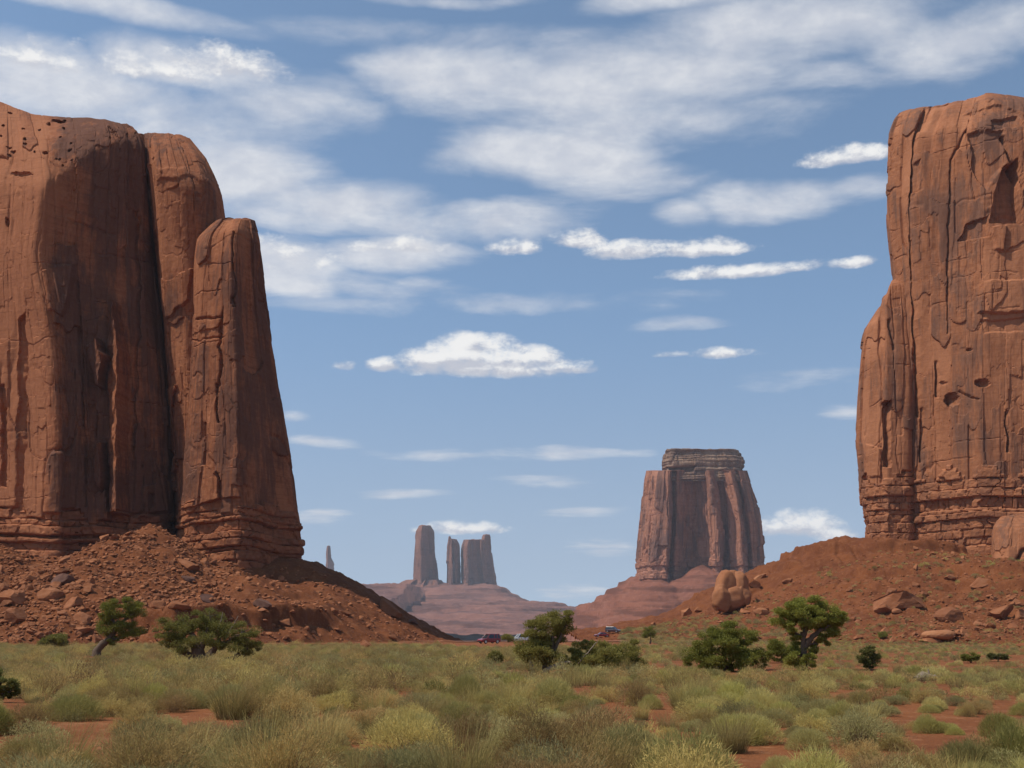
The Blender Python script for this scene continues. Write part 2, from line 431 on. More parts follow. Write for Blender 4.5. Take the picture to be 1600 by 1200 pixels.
    if band_z is not None:
        zz = z / k + 0.9 * vnoise(a_ / 13, z_ / 30, seed + 71)
        z0 = band_z / k
        cuts = strata_cuts(z0 - 40, z0 + band_h / k, layers[0], layers[1], seed)
        li = np.clip(np.searchsorted(cuts, zz) - 1, 0, len(cuts) - 2); lo = cuts[li]; hi = cuts[li + 1]
        fz = (zz - lo) / (hi - lo)
        rnd = _hash(li, li * 0 + 7, seed + 72)
        off = (rnd - 0.5) * 1.7
        wc = 2.4 + 5.0 * _hash(li, li * 0 + 3, seed + 73)
        cu = a_ / wc + 9 * _hash(li, li * 0 + 5, seed + 74) + 0.5 * vnoise(a_ / 3.5, zz / 2, seed + 75)
        ci = np.floor(cu); cf = cu - ci
        off = off + (_hash(ci.astype(np.int64), li, seed + 76) - 0.5) * 0.9 + 0.18 * fbm(a_ / 1.5, zz / 1.2, 3, seed + 79)
        jv = 0.15 + 0.85 * _hash(ci.astype(np.int64), li * 3, seed + 78); jh = 0.25 + 0.75 * sstep(vnoise(a_ / 7, li * 5.3, seed + 80), -0.3, 0.3)
        off = off - 0.85 * jv * np.exp(-(np.minimum(cf, 1 - cf) * wc / 0.17) ** 2) - 1.0 * jh * np.exp(-(np.minimum(fz, 1 - fz) * (hi - lo) / 0.17) ** 2)
        band = sstep(z0 + band_h / k + 3.2 * np.floor(2.2 * vnoise(a_ / 7, a_ * 0, seed + 84)) / 2.2 - zz, -0.3, 0.3)
        d = d * (1 - 0.6 * band) + band * off * k
        tone = tone * (1 - band) + band * (_hash(ci.astype(np.int64), li, seed + 77) - 0.5)
    if strat_all:
        s = vnoise(z_ * 0 + 3.3, z_ / 1.7, seed + 81) + 0.5 * vnoise(a_ / 25, z_ / 0.9, seed + 82)
        d = d + strat_all * k * s
    vis = sstep(-N[..., 1], -0.2, 0.2)
    w1 = 4.0 * fbm(px / 21, py / 30, 4, seed + 91, 0.6); w2 = 4.0 * fbm(px / 21 + 40, py / 26, 4, seed + 92, 0.6)      # ragged edges
    if feats or cracks or pits: px = px + w1 * min(1, 300 / D); py = py + w2 * min(1, 300 / D)
    push = np.zeros_like(d)                                                            # metres away from the camera
    for fe in feats:
        poly, d0, d1 = fe[:3]
        xs = [p[0] for p in poly]; ins = in_poly(px, py, poly) & (vis > 0.02)
        if not ins.any(): continue
        s = np.clip((px - min(xs)) / (max(xs) - min(xs)), 0, 1)
        ed = line_dist(px, py, poly, True)
        push = push - np.where(ins, (d0 + (d1 - d0) * s) * sstep(ed, 0, fe[3] if len(fe) > 3 else 2.0), 0)
    for pl, wd, dp in cracks:
        dd = line_dist(px, py, pl); push = push + dp * np.exp(-(dd / wd) ** 2) * vis
    for cx, cy, rx, ry, dp in pits:
        e = ((px - cx) / rx) ** 2 + ((py - cy) / ry) ** 2
        push = push + dp * np.sqrt(np.clip(1 - e, 0, 1)) * vis
    V = G + N * d[..., None]
    V[..., 1] += push
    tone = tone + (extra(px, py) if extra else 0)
    # lid
    top = V[-1]; ctr = top.mean(0); rows = [V.reshape(-1, 3)]
    m = 9
    for j in range(1, m + 1):
        f = j / m; p = top * (1 - f) + ctr * f
        p[:, 2] = top[:, 2] * (1 - f) + (ctr[2]) * f + dome * math.sin(f * math.pi / 2) + fbm(p[:, 0] / (6 * k), p[:, 1] / (6 * k), 3, seed) * 0.8 * k * math.sin(f * 3.14 * 0.8)
        rows.append(p)
    Vn = np.concatenate(rows); nt = m * nc
    tn = np.concatenate([tone.ravel(), np.zeros(nt)]); bn = np.concatenate([band.ravel(), np.zeros(nt)])
    return mesh_np(name, Vn, grid_faces(nr + m, nc, True), mat, smooth=False, attrs={'tone': tn, 'band': bn}), A[:, 0, :2]

def body(left, right, front, D, lev):
    """ribs from a left and a right outline: front = [(s 0..1 across, depth offset foot, depth offset crest)]"""
    ribs = []
    for s, d0, d1 in front:
        r = []
        for j, y in enumerate(lev):
            f = j / (len(lev) - 1)
            xl = np.interp(-y, [-p[1] for p in left], [p[0] for p in left]); xr = np.interp(-y, [-p[1] for p in right], [p[0] for p in right])
            r.append((xl + (xr - xl) * s, y, d0 + (d1 - d0) * f))
        ribs.append(r)
    return ribs

# ------------------------------------------------------------------ terrain
LB = [(-92, 304), (-66, 294), (-61, 301), (-57, 327), (-75, 360), (-190, 380), (-190, 296), (-140, 295), (-122, 297)]     # foot of the left butte
RB = [(121, 405), (133, 392), (158, 381), (180, 377), (225, 372), (280, 372), (280, 450), (121, 450)]                    # foot of the right butte
def foot_dist(x, y, poly, sy_front):
    ymin = np.mean([p[1] for p in poly if p[1] < np.mean([q[1] for q in poly])])
    f = np.where(y < ymin, ymin + (y - ymin) * sy_front, y)
    pl = [(p[0], ymin + (p[1] - ymin) * sy_front if p[1] < ymin else p[1]) for p in poly]
    d = line_dist(x, f, pl, True)
    return np.where(in_poly(x, f, pl), -d, d)

def base_z(x, y):
    z = -0.0135 * np.clip(y, -50, 272)
    drop = sstep(y, 268, 1100)
    z = z - 58 * drop - 6.0 * sstep(y, 272, 330)
    z = z + 0.12 * fbm(x / 9, y / 9, 3, 3) * sstep(y, 4, 20)
    far = sstep(y, 500, 2000); z = z + far * 5 * fbm(x / 700, y / 700, 3, 9)
    return z

def talus_l(x, y):
    d = foot_dist(x, y, LB, 0.47)
    d = d + 2.6 * fbm(x / 13, y / 13, 3, 21)
    z = np.interp(d, [-30, 0, 6, 12, 22, 31, 38, 44, 60], [21, 18.0, 15.2, 12.2, 5.9, 1.0, -3.3, -5.4, -14])
    z = z - 9.0 * np.exp(-((x + 62) / 9) ** 2 - ((y - 290) / 11) ** 2)
    # debris cone under the gap between the buttresses, and a smaller one further left
    c = np.hypot((x + 95.5) * 1.0, (y - 291) * 0.62)
    z = np.maximum(z, 26.0 - 0.56 * c + 1.0 * fbm(x / 7, y / 7, 2, 24))
    c = np.hypot((x + 140) * 0.8, (y - 292) * 0.5)
    z = np.maximum(z, 23.0 - 0.55 * c)
    # the broken ledge half way down
    led = sstep(x, -84, -80) * sstep(x, -39, -44); zz = z + 0.8 * fbm(x / 6, y / 6, 2, 27)
    z = z + led * 3.4 * (sstep(zz, 0.0, 0.4) - sstep(zz, 0.4, 7))
    z = z + 0.7 * fbm(x / 5.5, y / 5.5, 4, 31) + 0.5 * np.abs(fbm(x / 1.8, y / 1.8, 3, 33)) - 0.2
    return z

def talus_r(x, y):
    d = foot_dist(x, y, RB, 0.42)
    d = d + 2.5 * fbm(x / 22, y / 22, 3, 41)
    z = np.interp(d, [-30, 0, 8, 20, 33, 52, 63, 86, 110, 150], [34, 31, 26.8, 22, 16.6, 6.4, 2.3, -2.3, -4.5, -14])
    z = z - np.interp(x, [122, 144, 166, 178, 205], [0, 4, 8.5, 12.5, 14]) * np.exp(-np.maximum(d, 0) / 40)
    zz = z + 0.7 * fbm(x / 14, y / 14, 2, 43)
    for h, q in ((24.6, 1.6), (19.5, .9), (14.0, 1.2), (9.0, .9), (4.5, .8)): z = z + 1.6 * q * (sstep(zz, h, h + .35) - sstep(zz, h + .35, h + 4.5)) * sstep(fbm(x / 25, y / 25, 2, 49 + int(h)), -0.5, 0.0)
    gl = np.abs(fbm(x / 9, y / 22, 3, 48)); z = z - 1.2 * np.exp(-(gl / 0.10) ** 2) * sstep(z, 0, 8)
    z = z + 1.05 * fbm(x / 6, y / 6, 4, 45) + 0.6 * np.abs(fbm(x / 1.9, y / 1.9, 3, 47)) - .15
    return z

def smax(a, b, k=1.2):
    h = np.clip(0.5 + 0.5 * (a - b) / k, 0, 1)
    return b * (1 - h) + a * h + k * h * (1 - h)

def land(x, y):
    x = np.asarray(x, float); y = np.asarray(y, float)
    return smax(smax(base_z(x, y), talus_l(x, y)), talus_r(x, y))

def land_at(px, py, y0=8.0, y1=420.0, n=1600):
    """where the ray through a photo pixel meets the land"""
    ys = np.geomspace(y0, y1, n); d = ray(px, py); t = ys / d[1]
    x = d[0] * t; z = EYE + d[2] * t
    hit = np.nonzero(land(x, ys) >= z)[0]
    i = hit[0] if len(hit) else n - 1
    return np.array([x[i], ys[i], float(land(x[i], ys[i]))])

def polar_sheet(name, mat, zf, r0, r1, ratio, a0, a1, da, hole=None):
    nr = int(math.log(r1 / r0) / math.log(ratio)) + 1; r = r0 * ratio ** np.arange(nr)
    an = np.radians(np.arange(a0, a1 + da, da))
    X = r[:, None] * np.sin(an)[None]; Y = r[:, None] * np.cos(an)[None]
    return mesh_np(name, np.stack([X, Y, zf(X, Y)], -1).reshape(-1, 3), grid_faces(nr, len(an)), mat)

# one sheet all round to the horizon; fine in front, coarse behind
ang = np.concatenate([np.arange(-180, -34, 3.0), np.arange(-34, 34, 0.2), np.arange(34, 181, 3.0)])
rad = np.concatenate([[0.2, 1, 2], np.geomspace(3, 120, 230), np.geomspace(121, 520, 160), np.geomspace(530, 16000, 170)])
aa = np.radians(ang); X = rad[:, None] * np.sin(aa)[None]; Y = rad[:, None] * np.cos(aa)[None]
Z = base_z(X, Y)
Z = np.where(Y > 0, Z, base_z(X, -Y * 0)) 
tag(mesh_np('ground', np.stack([X, Y, Z], -1).reshape(-1, 3), grid_faces(len(rad), len(ang)), M_SOIL), kind='structure')

def rect_sheet(name, mat, zf, xs, ys, keep):
    X, Y = np.meshgrid(xs, ys); Zs = zf(X, Y)
    F = grid_faces(len(ys), len(xs)); k = keep(X, Y, Zs).ravel()
    F = F[k[F].any(1)]
    used = np.unique(F); mp = np.zeros(X.size, int); mp[used] = np.arange(len(used))
    V = np.stack([X, Y, Zs], -1).reshape(-1, 3)[used]
    return mesh_np(name, V, mp[F], mat)
above = lambda X, Y, Zs: Zs > base_z(X, Y) - 0.6
tag(rect_sheet('talus_slope', M_TALUS, talus_l, np.arange(-215, -8, 0.45), np.concatenate([np.arange(180, 312, 0.5), np.arange(312, 372, 1.5)]), above), kind='structure')
tag(rect_sheet('hillside', M_TALUS, talus_r, np.arange(20, 290, 0.55), np.concatenate([np.arange(105, 392, 0.65), np.arange(393, 460, 1.5)]), above), kind='structure')

# dirt road that crosses the crest
def road():
    pts = [(-21, 250), (-18, 254), (-14, 258), (-8, 262), (8, 264), (22, 264), (40, 262), (60, 258)]
    t = np.linspace(0, len(pts) - 1, 160); P = np.stack([np.interp(t, range(len(pts)), [p[c] for p in pts]) for c in (0, 1)], 1)
    P = gsmooth(P, 8, 0); T_ = np.gradient(P, axis=0); T_ /= np.linalg.norm(T_, axis=1, keepdims=True); Nn = np.stack([-T_[:, 1], T_[:, 0]], 1)
    o = np.linspace(-6.5, 6.5, 16)
    Q = P[:, None] + Nn[:, None] * (o[None, :, None] + 0.5 * fbm(t * 1.3, t * 0, 2, 5)[:, None, None])
    Zr = land(Q[..., 0], Q[..., 1]) + 0.22
    return mesh_np('dirt_road', np.concatenate([Q, Zr[..., None]], -1).reshape(-1, 3), grid_faces(160, 16), soil_mat('road_dust', (0.33, 0.15, 0.085), (0.27, 0.115, 0.062), (0.40, 0.21, 0.135), 0.7))
tag(road(), kind='structure')

# ------------------------------------------------------------------ the left butte (three masses of one rock)
butte_l = thing('sandstone_butte', (-100, 310, 15), 'huge dark red sandstone butte at the left edge with a lone pillar', 'butte')
D = 300
main = [
 [(-230, 930, 22), (-230, 820, 24), (-230, 680, 25), (-230, 540, 26), (-230, 400, 28), (-230, 275, 32), (-230, 215, 38), (-230, 140, 58)],
 [(-60, 930, 4), (-60, 820, 9), (-60, 680, 11), (-60, 540, 12), (-60, 400, 14), (-60, 290, 17), (-60, 220, 26), (-60, 143, 46)],
 [(5, 930, 0), (5, 820, 4), (3, 680, 6), (0, 540, 7), (0, 400, 8), (0, 285, 10), (0, 222, 20), (2, 157, 40)],
 [(92, 930, -8), (92, 820, -6), (93, 680, -4), (86, 540, -2), (54, 400, 1), (68, 290, 2), (64, 235, 12), (50, 176, 34)],
 [(108, 930, -3), (108, 820, -1), (106, 680, 1.5), (100, 540, 4), (84, 400, 5.5), (92, 268, 6), (94, 220, 14), (92, 179, 31)],
 [(150, 930, 1), (150, 820, 3), (146, 680, 5.5), (142, 540, 8.5), (138, 400, 12), (142, 230, 12.5), (142, 204, 18), (139, 182, 28)],
 [(205, 930, 6), (206, 820, 8), (206, 680, 10.5), (202, 540, 14), (196, 400, 18), (204, 214, 19), (194, 197, 22), (184, 189, 26)],
 [(268, 930, 15), (268, 820, 16), (262, 680, 18), (248, 540, 21), (236, 400, 25), (222, 240, 25), (218, 214, 26), (208, 199, 30)],
 [(276, 930, 40), (276, 820, 40), (272, 680, 40), (260, 540, 40), (246, 400, 40), (230, 250, 40), (224, 222, 40), (214, 206, 40)],
 [(330, 930, 64), (330, 820, 64), (322, 680, 64), (312, 540, 64), (304, 400, 62), (286, 262, 56), (276, 238, 54), (262, 224, 50)],
]
# spalled slabs, lit ribs and alcoves seen on the wall (photo outline, step out at the left and at the right in metres)
feats_main = [
 ([(60, 420), (120, 415), (112, 450), (104, 478), (98, 498), (72, 486)], 0.1, 2.6, 3),
 ([(168, 470), (190, 470), (194, 520), (204, 560), (203, 640), (202, 760), (206, 806), (176, 806), (170, 640)], 0.2, 11.0, 2.5),
 ([(136, 540), (160, 530), (176, 560), (168, 610), (158, 608)], 0.1, 8.0, 3),
 ([(144, 700), (170, 690), (170, 760), (160, 770), (148, 740)], 0.1, 6.5, 3),
 ([(222, 760), (240, 756), (242, 812), (220, 812)], 0.3, 3.8, 2),
 ([(150, 772), (172, 762), (176, 812), (150, 814)], 0.3, 3.5, 2),
 ([(205, 806), (262, 806), (270, 830), (200, 838)], 1.0, 4.6, 2),
 ([(28, 500), (40, 480), (44, 640), (36, 800), (22, 800), (26, 640)], -0.4, -3.4, 3),
 ([(0, 600), (12, 600), (10, 760), (0, 760)], -1.0, -3.0, 3),
]
rngp = random.Random(5)
pits_main = [(rngp.uniform(0, 112), 176 + rngp.uniform(0, 80), rngp.uniform(1.5, 3.6), rngp.uniform(1.3, 2.2), rngp.uniform(1.5, 2.4)) for _ in range(26)]
pits_main += [(92, 188, 11, 2.6, 3), (10, 345, 3, 9, 1.6), (34, 270, 18, 4, 1.4)]
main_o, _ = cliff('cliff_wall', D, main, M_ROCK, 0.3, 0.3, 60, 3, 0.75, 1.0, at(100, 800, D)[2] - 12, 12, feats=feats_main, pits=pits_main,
    cracks=[([(214, 330), (216, 520), (210, 700)], 2, 1.2), ([(120, 440), (128, 620), (134, 790)], 2, 1.2)],
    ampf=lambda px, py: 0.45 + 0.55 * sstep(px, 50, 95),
    extra=lambda px, py: 0.5 * sstep(px, 70, 110) - 0.5 * sstep(px, 85, 60))  # varnish tone: shade of the right-hand wall painted in darker, left part paler
keep_place(main_o, butte_l)
second = [
 [(276, 930, 28), (274, 820, 28), (266, 680, 30), (254, 540, 30), (242, 400, 28), (227, 258, 26), (224, 222, 28), (222, 208, 34)],
 [(284, 930, 16), (281, 820, 16), (273, 680, 17), (261, 540, 18), (252, 400, 17), (243, 262, 14), (238, 224, 20), (236, 206, 30)],
 [(305, 930, 11), (303, 820, 11), (299, 680, 12), (294, 540, 13), (290, 400, 13), (286, 285, 10), (272, 232, 18), (266, 207, 30)],
 [(345, 930, 16), (343, 820, 16), (338, 680, 18), (334, 540, 18), (336, 400, 18), (330, 290, 15), (310, 240, 21), (284, 210, 31)],
 [(420, 930, 36), (418, 820, 36), (405, 680, 36), (385, 540, 36), (360, 400, 34), (349, 300, 31), (326, 250, 32), (297, 214, 34)],
]
sec_o, _ = cliff('buttress', D, second, M_ROCK, 0.3, 0.3, 30, 9, 0.55, 1.0, at(250, 800, D)[2] - 12, 12,
    feats=[([(240, 430), (262, 440), (300, 420), (302, 410), (296, 470), (262, 500), (246, 470)], 0.3, 1.6, 3), ([(258, 610), (276, 600), (274, 660), (278, 770), (272, 770), (264, 690)], 0.4, 2.6, 2),
           ([(244, 285), (300, 280), (340, 300), (340, 285), (290, 262), (244, 262)], 0.7, 0.7, 5)],
    sm=1.6)
keep_place(sec_o, butte_l)
pillar = [
 [(266, 960, 12), (272, 860, 11), (281, 800, 11), (291, 700, 11), (297, 580, 11), (301, 470, 11), (304, 400, 11), (307, 372, 12), (334, 346, 14)],
 [(290, 960, 1), (292, 860, 2), (299, 800, 3), (306, 700, 3), (310, 580, 4), (315, 470, 4), (319, 400, 4), (324, 366, 6), (346, 342, 12)],
 [(372, 960, -8), (372, 860, -7), (374, 800, -6), (374, 700, -5), (370, 580, -4), (364, 470, -3), (362, 400, -2), (364, 360, 1), (370, 341, 9)],
 [(392, 960, -4), (392, 860, -4), (388, 800, -3), (384, 700, -2), (377, 580, -1), (370, 470, 0), (370, 400, 0), (372, 360, 2), (378, 341, 9)],
 [(482, 960, 18), (476, 868, 18), (466, 800, 18), (452, 700, 17), (436, 600, 16), (421, 500, 14), (414, 440, 13), (408, 376, 11), (398, 343, 14)],
]
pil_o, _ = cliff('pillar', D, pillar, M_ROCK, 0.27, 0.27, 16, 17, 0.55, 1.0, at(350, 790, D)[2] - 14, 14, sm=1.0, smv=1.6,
    feats=[([(282, 790), (296, 745), (318, 728), (340, 735), (344, 778), (282, 800)], 0.3, 2.4, 2), ([(300, 520), (360, 505), (356, 520), (346, 530), (302, 528)], -0.5, -0.5, 2),
           ([(318, 700), (326, 650), (345, 600), (374, 640), (376, 780), (350, 780), (335, 725)], 0.2, 1.1, 2.5)],
    cracks=[([(364, 365), (366, 440), (362, 480)], 1.5, 1.6), ([(346, 478), (345, 540), (344, 600)], 1.6, 1.4), ([(341, 600), (340, 660)], 2, 1.8), ([(308, 500), (345, 492)], 1.6, 1.2), ([(300, 530), (350, 527)], 1.5, 1.0)],
    extra=lambda px, py: 0.25 * sstep(px, 325, 345))  # more varnish tone, painting the pillar's shaded right face a little darker
keep_place(pil_o, butte_l)

# ------------------------------------------------------------------ the right butte
butte_r = thing('sandstone_butte', (190, 400, 25), 'tall brown sandstone butte with a sheer face, cut off by the right edge', 'butte')
D = 380
rmain = [
 [(1388, 900, 30), (1386, 835, 28), (1384, 745, 26), (1384, 640, 26), (1388, 530, 27), (1399, 440, 29), (1384, 310, 28), (1388, 205, 29), (1400, 176, 33), (1420, 169, 42)],
 [(1432, 900, 20), (1430, 835, 18), (1428, 745, 17), (1427, 640, 17), (1427, 530, 17), (1425, 440, 17), (1418, 310, 17), (1424, 205, 18), (1432, 172, 25), (1444, 167, 38)],
 [(1438, 900, 17), (1436, 835, 16), (1434, 745, 15), (1433, 640, 15), (1432, 530, 15), (1430, 440, 15), (1424, 310, 15), (1436, 210, 16), (1456, 172, 22), (1462, 166, 36)],
 [(1480, 900, 9), (1480, 835, 8), (1480, 745, 7), (1480, 640, 7), (1480, 530, 7), (1482, 440, 8), (1480, 310, 9), (1486, 200, 11), (1496, 166, 22), (1500, 158, 34)],
 [(1540, 900, 0), (1540, 835, -1), (1540, 745, -2), (1540, 640, -2), (1540, 530, -2), (1540, 440, -1), (1540, 310, 1), (1540, 195, 5), (1540, 160, 16), (1540, 145, 30)],
 [(1625, 900, -7), (1625, 835, -8), (1625, 745, -8), (1625, 640, -8), (1625, 530, -8), (1625, 440, -7), (1625, 310, -4), (1625, 200, 1), (1625, 170, 12), (1625, 155, 28)],
 [(1900, 900, -12), (1900, 835, -12), (1900, 745, -13), (1900, 640, -13), (1900, 530, -13), (1900, 440, -12), (1900, 310, -8), (1900, 210, -3), (1900, 180, 8), (1900, 165, 24)],
]
rm_o, _ = cliff('cliff_wall', D, rmain, M_ROCK_R, 0.36, 0.36, 60, 23, 0.5, 1.0, at(1480, 735, D)[2] - 27, 27, (1.2, 4.6),
    feats=[([(1546, 350), (1552, 300), (1566, 262), (1592, 246), (1596, 300), (1603, 350)], -3.5, -7.0, 4), ([(1603, 350), (1600, 300), (1610, 262), (1645, 270), (1645, 345)], -5.0, -3.0, 4),
           ([(1510, 350), (1545, 335), (1548, 372), (1496, 378)], -2.2, -1.4, 4), ([(1548, 355), (1575, 352), (1570, 395), (1552, 392)], 1.0, 1.8, 3),
           ([(1535, 440), (1640, 432), (1640, 490), (1525, 492)], 1.5, 1.2, 4), ([(1512, 205), (1570, 200), (1568, 262), (1540, 300), (1518, 268)], -2.0, -1.2, 6),
           ([(1377, 628), (1393, 628), (1393, 735), (1378, 735)], -3.0, -4.0, 3), ([(1530, 500), (1640, 492), (1640, 520), (1536, 520)], -0.8, -0.8, 3),
           ([(1500, 180), (1560, 172), (1600, 185), (1640, 190), (1640, 160), (1530, 150)], 1.2, 1.2, 4),
           ([(1545, 190), (1590, 182), (1600, 200), (1548, 204)], -1.6, -1.6, 3), ([(1426, 255), (1440, 248), (1436, 300), (1420, 305)], -2.5, -1.5, 3)],
    cracks=[([(1446, 172), (1430, 215), (1424, 300), (1426, 420), (1431, 560), (1433, 650)], 2.6, 3.2), ([(1512, 200), (1486, 250), (1484, 340), (1482, 520)], 1.8, 1.5),
            ([(1462, 566), (1463, 618)], 2.2, 2.6), ([(1574, 645), (1575, 705)], 1.8, 2.2), ([(1440, 640), (1438, 720)], 3.0, 2.2), ([(1410, 560), (1412, 680), (1408, 730)], 5.0, 1.6),
            ([(1600, 290), (1580, 250), (1566, 215)], 2.5, 2.5), ([(1500, 612), (1530, 625)], 1.8, 1.4), ([(1455, 168), (1440, 200)], 3, 2)],
    pits=[(1487, 625, 12, 11, 4.5), (1535, 598, 11, 7, 3), (1416, 290, 8, 16, -1.4), (1515, 547, 4, 2.5, 1.6), (1473, 598, 7, 3, 1.5)], sm=1.5, crack_amp=0.8)
keep_place(rm_o, butte_r)
D2 = 398.5
rlow = [
 [(1356, 900, 18), (1354, 845, 17), (1346, 770, 16), (1339, 690, 16), (1341, 620, 16), (1346, 560, 16), (1350, 520, 17), (1352, 512, 20)],
 [(1366, 900, 8), (1364, 845, 7), (1358, 770, 6), (1354, 690, 6), (1356, 620, 6), (1358, 560, 6), (1361, 506, 8), (1363, 499, 14)],
 [(1374, 900, 5), (1373, 845, 4), (1368, 770, 3), (1366, 690, 3), (1367, 620, 3), (1369, 560, 3), (1371, 502, 5), (1373, 495, 12)],
 [(1380, 900, 3), (1378, 845, 2), (1375, 770, 1), (1373, 690, 1), (1374, 620, 1), (1376, 560, 2), (1377, 474, 6), (1378, 466, 12)],
 [(1390, 900, 0), (1388, 845, -1), (1386, 770, -2), (1384, 690, -2), (1384, 620, -2), (1385, 560, -1), (1385, 464, 4), (1386, 457, 12)],
 [(1394, 900, 0), (1393, 845, -1), (1392, 770, -2), (1391, 690, -2), (1391, 620, -2), (1391, 560, -1), (1390, 444, 5), (1391, 437, 12)],
 [(1422, 900, -1), (1422, 845, -2), (1421, 770, -3), (1420, 690, -3), (1420, 620, -3), (1420, 560, -2), (1412, 440, 5), (1408, 432, 12)],
 [(1452, 900, 6), (1452, 845, 5), (1450, 770, 5), (1450, 690, 5), (1450, 620, 5), (1446, 560, 5), (1430, 446, 14), (1424, 436, 20)],
]
rl_o, _ = cliff('buttress', D2, rlow, M_ROCK_R, 0.36, 0.36, 30, 29, 0.5, 1.0, at(1380, 740, D2)[2] - 27, 27, (1.2, 4.6),
    feats=[([(1377, 630), (1394, 625), (1394, 730), (1378, 730)], -3.0, -4.5, 3), ([(1338, 690), (1376, 700), (1376, 745), (1340, 748)], 0.8, 1.2, 3)], cracks=[([(1390, 500), (1396, 545)], 2, 1.5)], sm=0.6, smv=1.5)
keep_place(rl_o, butte_r)

# ------------------------------------------------------------------ the mitten-like butte in the middle distance
D = 2000
butte_m = thing('sandstone_butte', (290, 2040, 60), 'flat topped purple butte with a pale layered cap, standing alone on a broad terraced slope', 'butte')
Lo = [(985, 960), (993, 905), (996, 860), (1003, 795), (1008, 745), (1011, 735)]
Ro = [(1205, 960), (1194, 900), (1190, 850), (1185, 795), (1171, 750), (1165, 731)]
fr = [(0, 110, 80), (.05, 30, 35), (.12, 5, 18), (.235, -5, 10), (.255, 60, 50), (.30, 30, 30), (.36, 45, 34), (.40, 62, 44), (.43, 50, 46), (.47, 70, 48), (.52, 48, 40), (.56, 30, 34),
      (.62, 2, 12), (.665, 12, 20), (.69, 58, 45), (.73, 46, 40), (.76, 20, 28), (.84, -2, 8), (.885, 50, 45), (.92, 25, 30), (.96, 40, 40), (1, 110, 90)]
mit = body(Lo, Ro, fr, D, [960, 905, 860, 820, 780, 748, 735])
mo, _ = cliff('cliff_wall', D, mit, M_MITTEN, 1.2, 1.2, 170, 37, 1.1, 2.2, at(1100, 880, D)[2] - 40, 50, (2.2, 4.2), sm=1.6, smv=1.8, crack_amp=2.0,
    feats=[([(1108, 790), (1122, 780), (1122, 850), (1110, 850)], -8, 4, 3), ([(1176, 795), (1188, 790), (1192, 850), (1178, 860)], 0, 22, 2)], dome=4)
keep_place(mo, butte_m)
capL = [(1030, 752), (1037, 735), (1036, 722), (1035, 712), (1044, 702)]; capR = [(1168, 752), (1160, 735), (1163, 718), (1158, 707), (1150, 704)]
cap = body(capL, capR, [(0, 70, 60), (.12, 35, 40), (.4, 30, 35), (.6, 28, 32), (.9, 30, 36), (1, 70, 60)], D, [752, 738, 730, 722, 712, 706, 702])
co, _ = cliff('caprock', D, cap, M_CAP, 1.2, 0.9, 110, 41, 0.7, 2.5, None, feats=[([(1040, 729), (1090, 727), (1084, 737), (1050, 738)], -22, -12, 2)], strat_all=1.2, sm=2, smv=1.2, dome=3)
keep_place(co, butte_m)
MB = [(222, 2110), (232, 2060), (265, 2005), (320, 2100), (350, 2010), (440, 2000), (462, 2110), (420, 2190), (240, 2190)]
def talus_m(x, y):
    d = foot_dist(x, y, MB, 0.62) + 9 * fbm(x / 80, y / 80, 3, 51)
    z = np.interp(d, [-60, 0, 25, 62, 108, 140, 200, 330, 420], [84, 76, 60, 36, 11, -14, -50, -62, -80])
    c = np.hypot((x - 345), (y - 2010) * 0.7); z = np.maximum(z, 98 - 0.62 * c + 3 * fbm(x / 25, y / 25, 2, 52))
    for h, s in ((58, 6), (44, 7), (30, 7), (16, 9), (2, 8), (-12, 7), (-26, 7), (-40, 6)):
        zz = z + 3 * fbm(x / 60, y / 60, 2, 53 + h); z = z + s * (sstep(zz, h, h + 1.2) - sstep(zz, h + 1.2, h + 13)) * sstep(fbm(x / 90, y / 90, 2, 60 + h), -0.9, -0.3)
    return z + 2.2 * fbm(x / 16, y / 16, 4, 55) + 1.2 * np.abs(fbm(x / 6, y / 6, 2, 56))
to = rect_sheet('talus_slope', M_FARTALUS, talus_m, np.arange(-160, 860, 3.0), np.concatenate([np.arange(1480, 2060, 3.0), np.arange(2064, 2560, 9)]), lambda X, Y, Zs: Zs > base_z(X, Y) - 4)
tag(to, kind='structure')

# ------------------------------------------------------------------ the far towers
D = 5000
far_g = 'far towers on the shared terraced hill'
def tower(name, label, left, right, lev, fr, seed, thick, D=5000, k=3.6, amp=0.85, loc=None):
    p = at((left[0][0] + right[0][0]) / 2, left[0][1], D)
    t = thing(name, p, label, 'rock tower', far_g if D == 5000 else None)
    o, _ = cliff('rock_shaft', D, body(left, right, fr, D, lev), M_FAR, 2.6, 2.6, thick, seed, amp, k, None, sm=2.6, smv=3, crack_amp=2.2, dome=3)
    keep_place(o, t); return t
tower('rock_tower', 'broad square-topped far tower standing apart at the left end of the far group', [(642, 925), (647, 905), (648, 870), (650, 840), (651, 824), (656, 820)], [(694, 925), (684, 903), (680, 870), (678, 840), (677, 826), (672, 821)],
      [925, 905, 885, 865, 845, 830, 821], [(0, 110, 90), (.12, 20, 25), (.3, -10, 0), (.45, 20, 20), (.7, 80, 70), (1, 150, 120)], 61, 90)
tower('rock_tower', 'thin forked far spire, between the broad left tower and the wide block', [(697, 935), (698, 905), (699, 870), (700, 848), (701, 840)], [(722, 935), (719, 905), (718, 870), (717, 848), (713, 845)],
      [935, 905, 885, 865, 850, 842], [(0, 60, 50), (.2, 10, 12), (.42, 0, 8), (.5, 60, 40), (.6, 15, 20), (.8, 40, 40), (1, 90, 70)], 63, 50, k=4)
tower('rock_pinnacle', 'tiny knob pinnacle on the left prong of the forked far spire', [(700, 850), (700, 843), (701, 838)], [(706, 850), (705, 843), (704, 838)], [850, 844, 838], [(0, 30, 28), (.4, 10, 14), (1, 50, 40)], 64, 18, k=2)
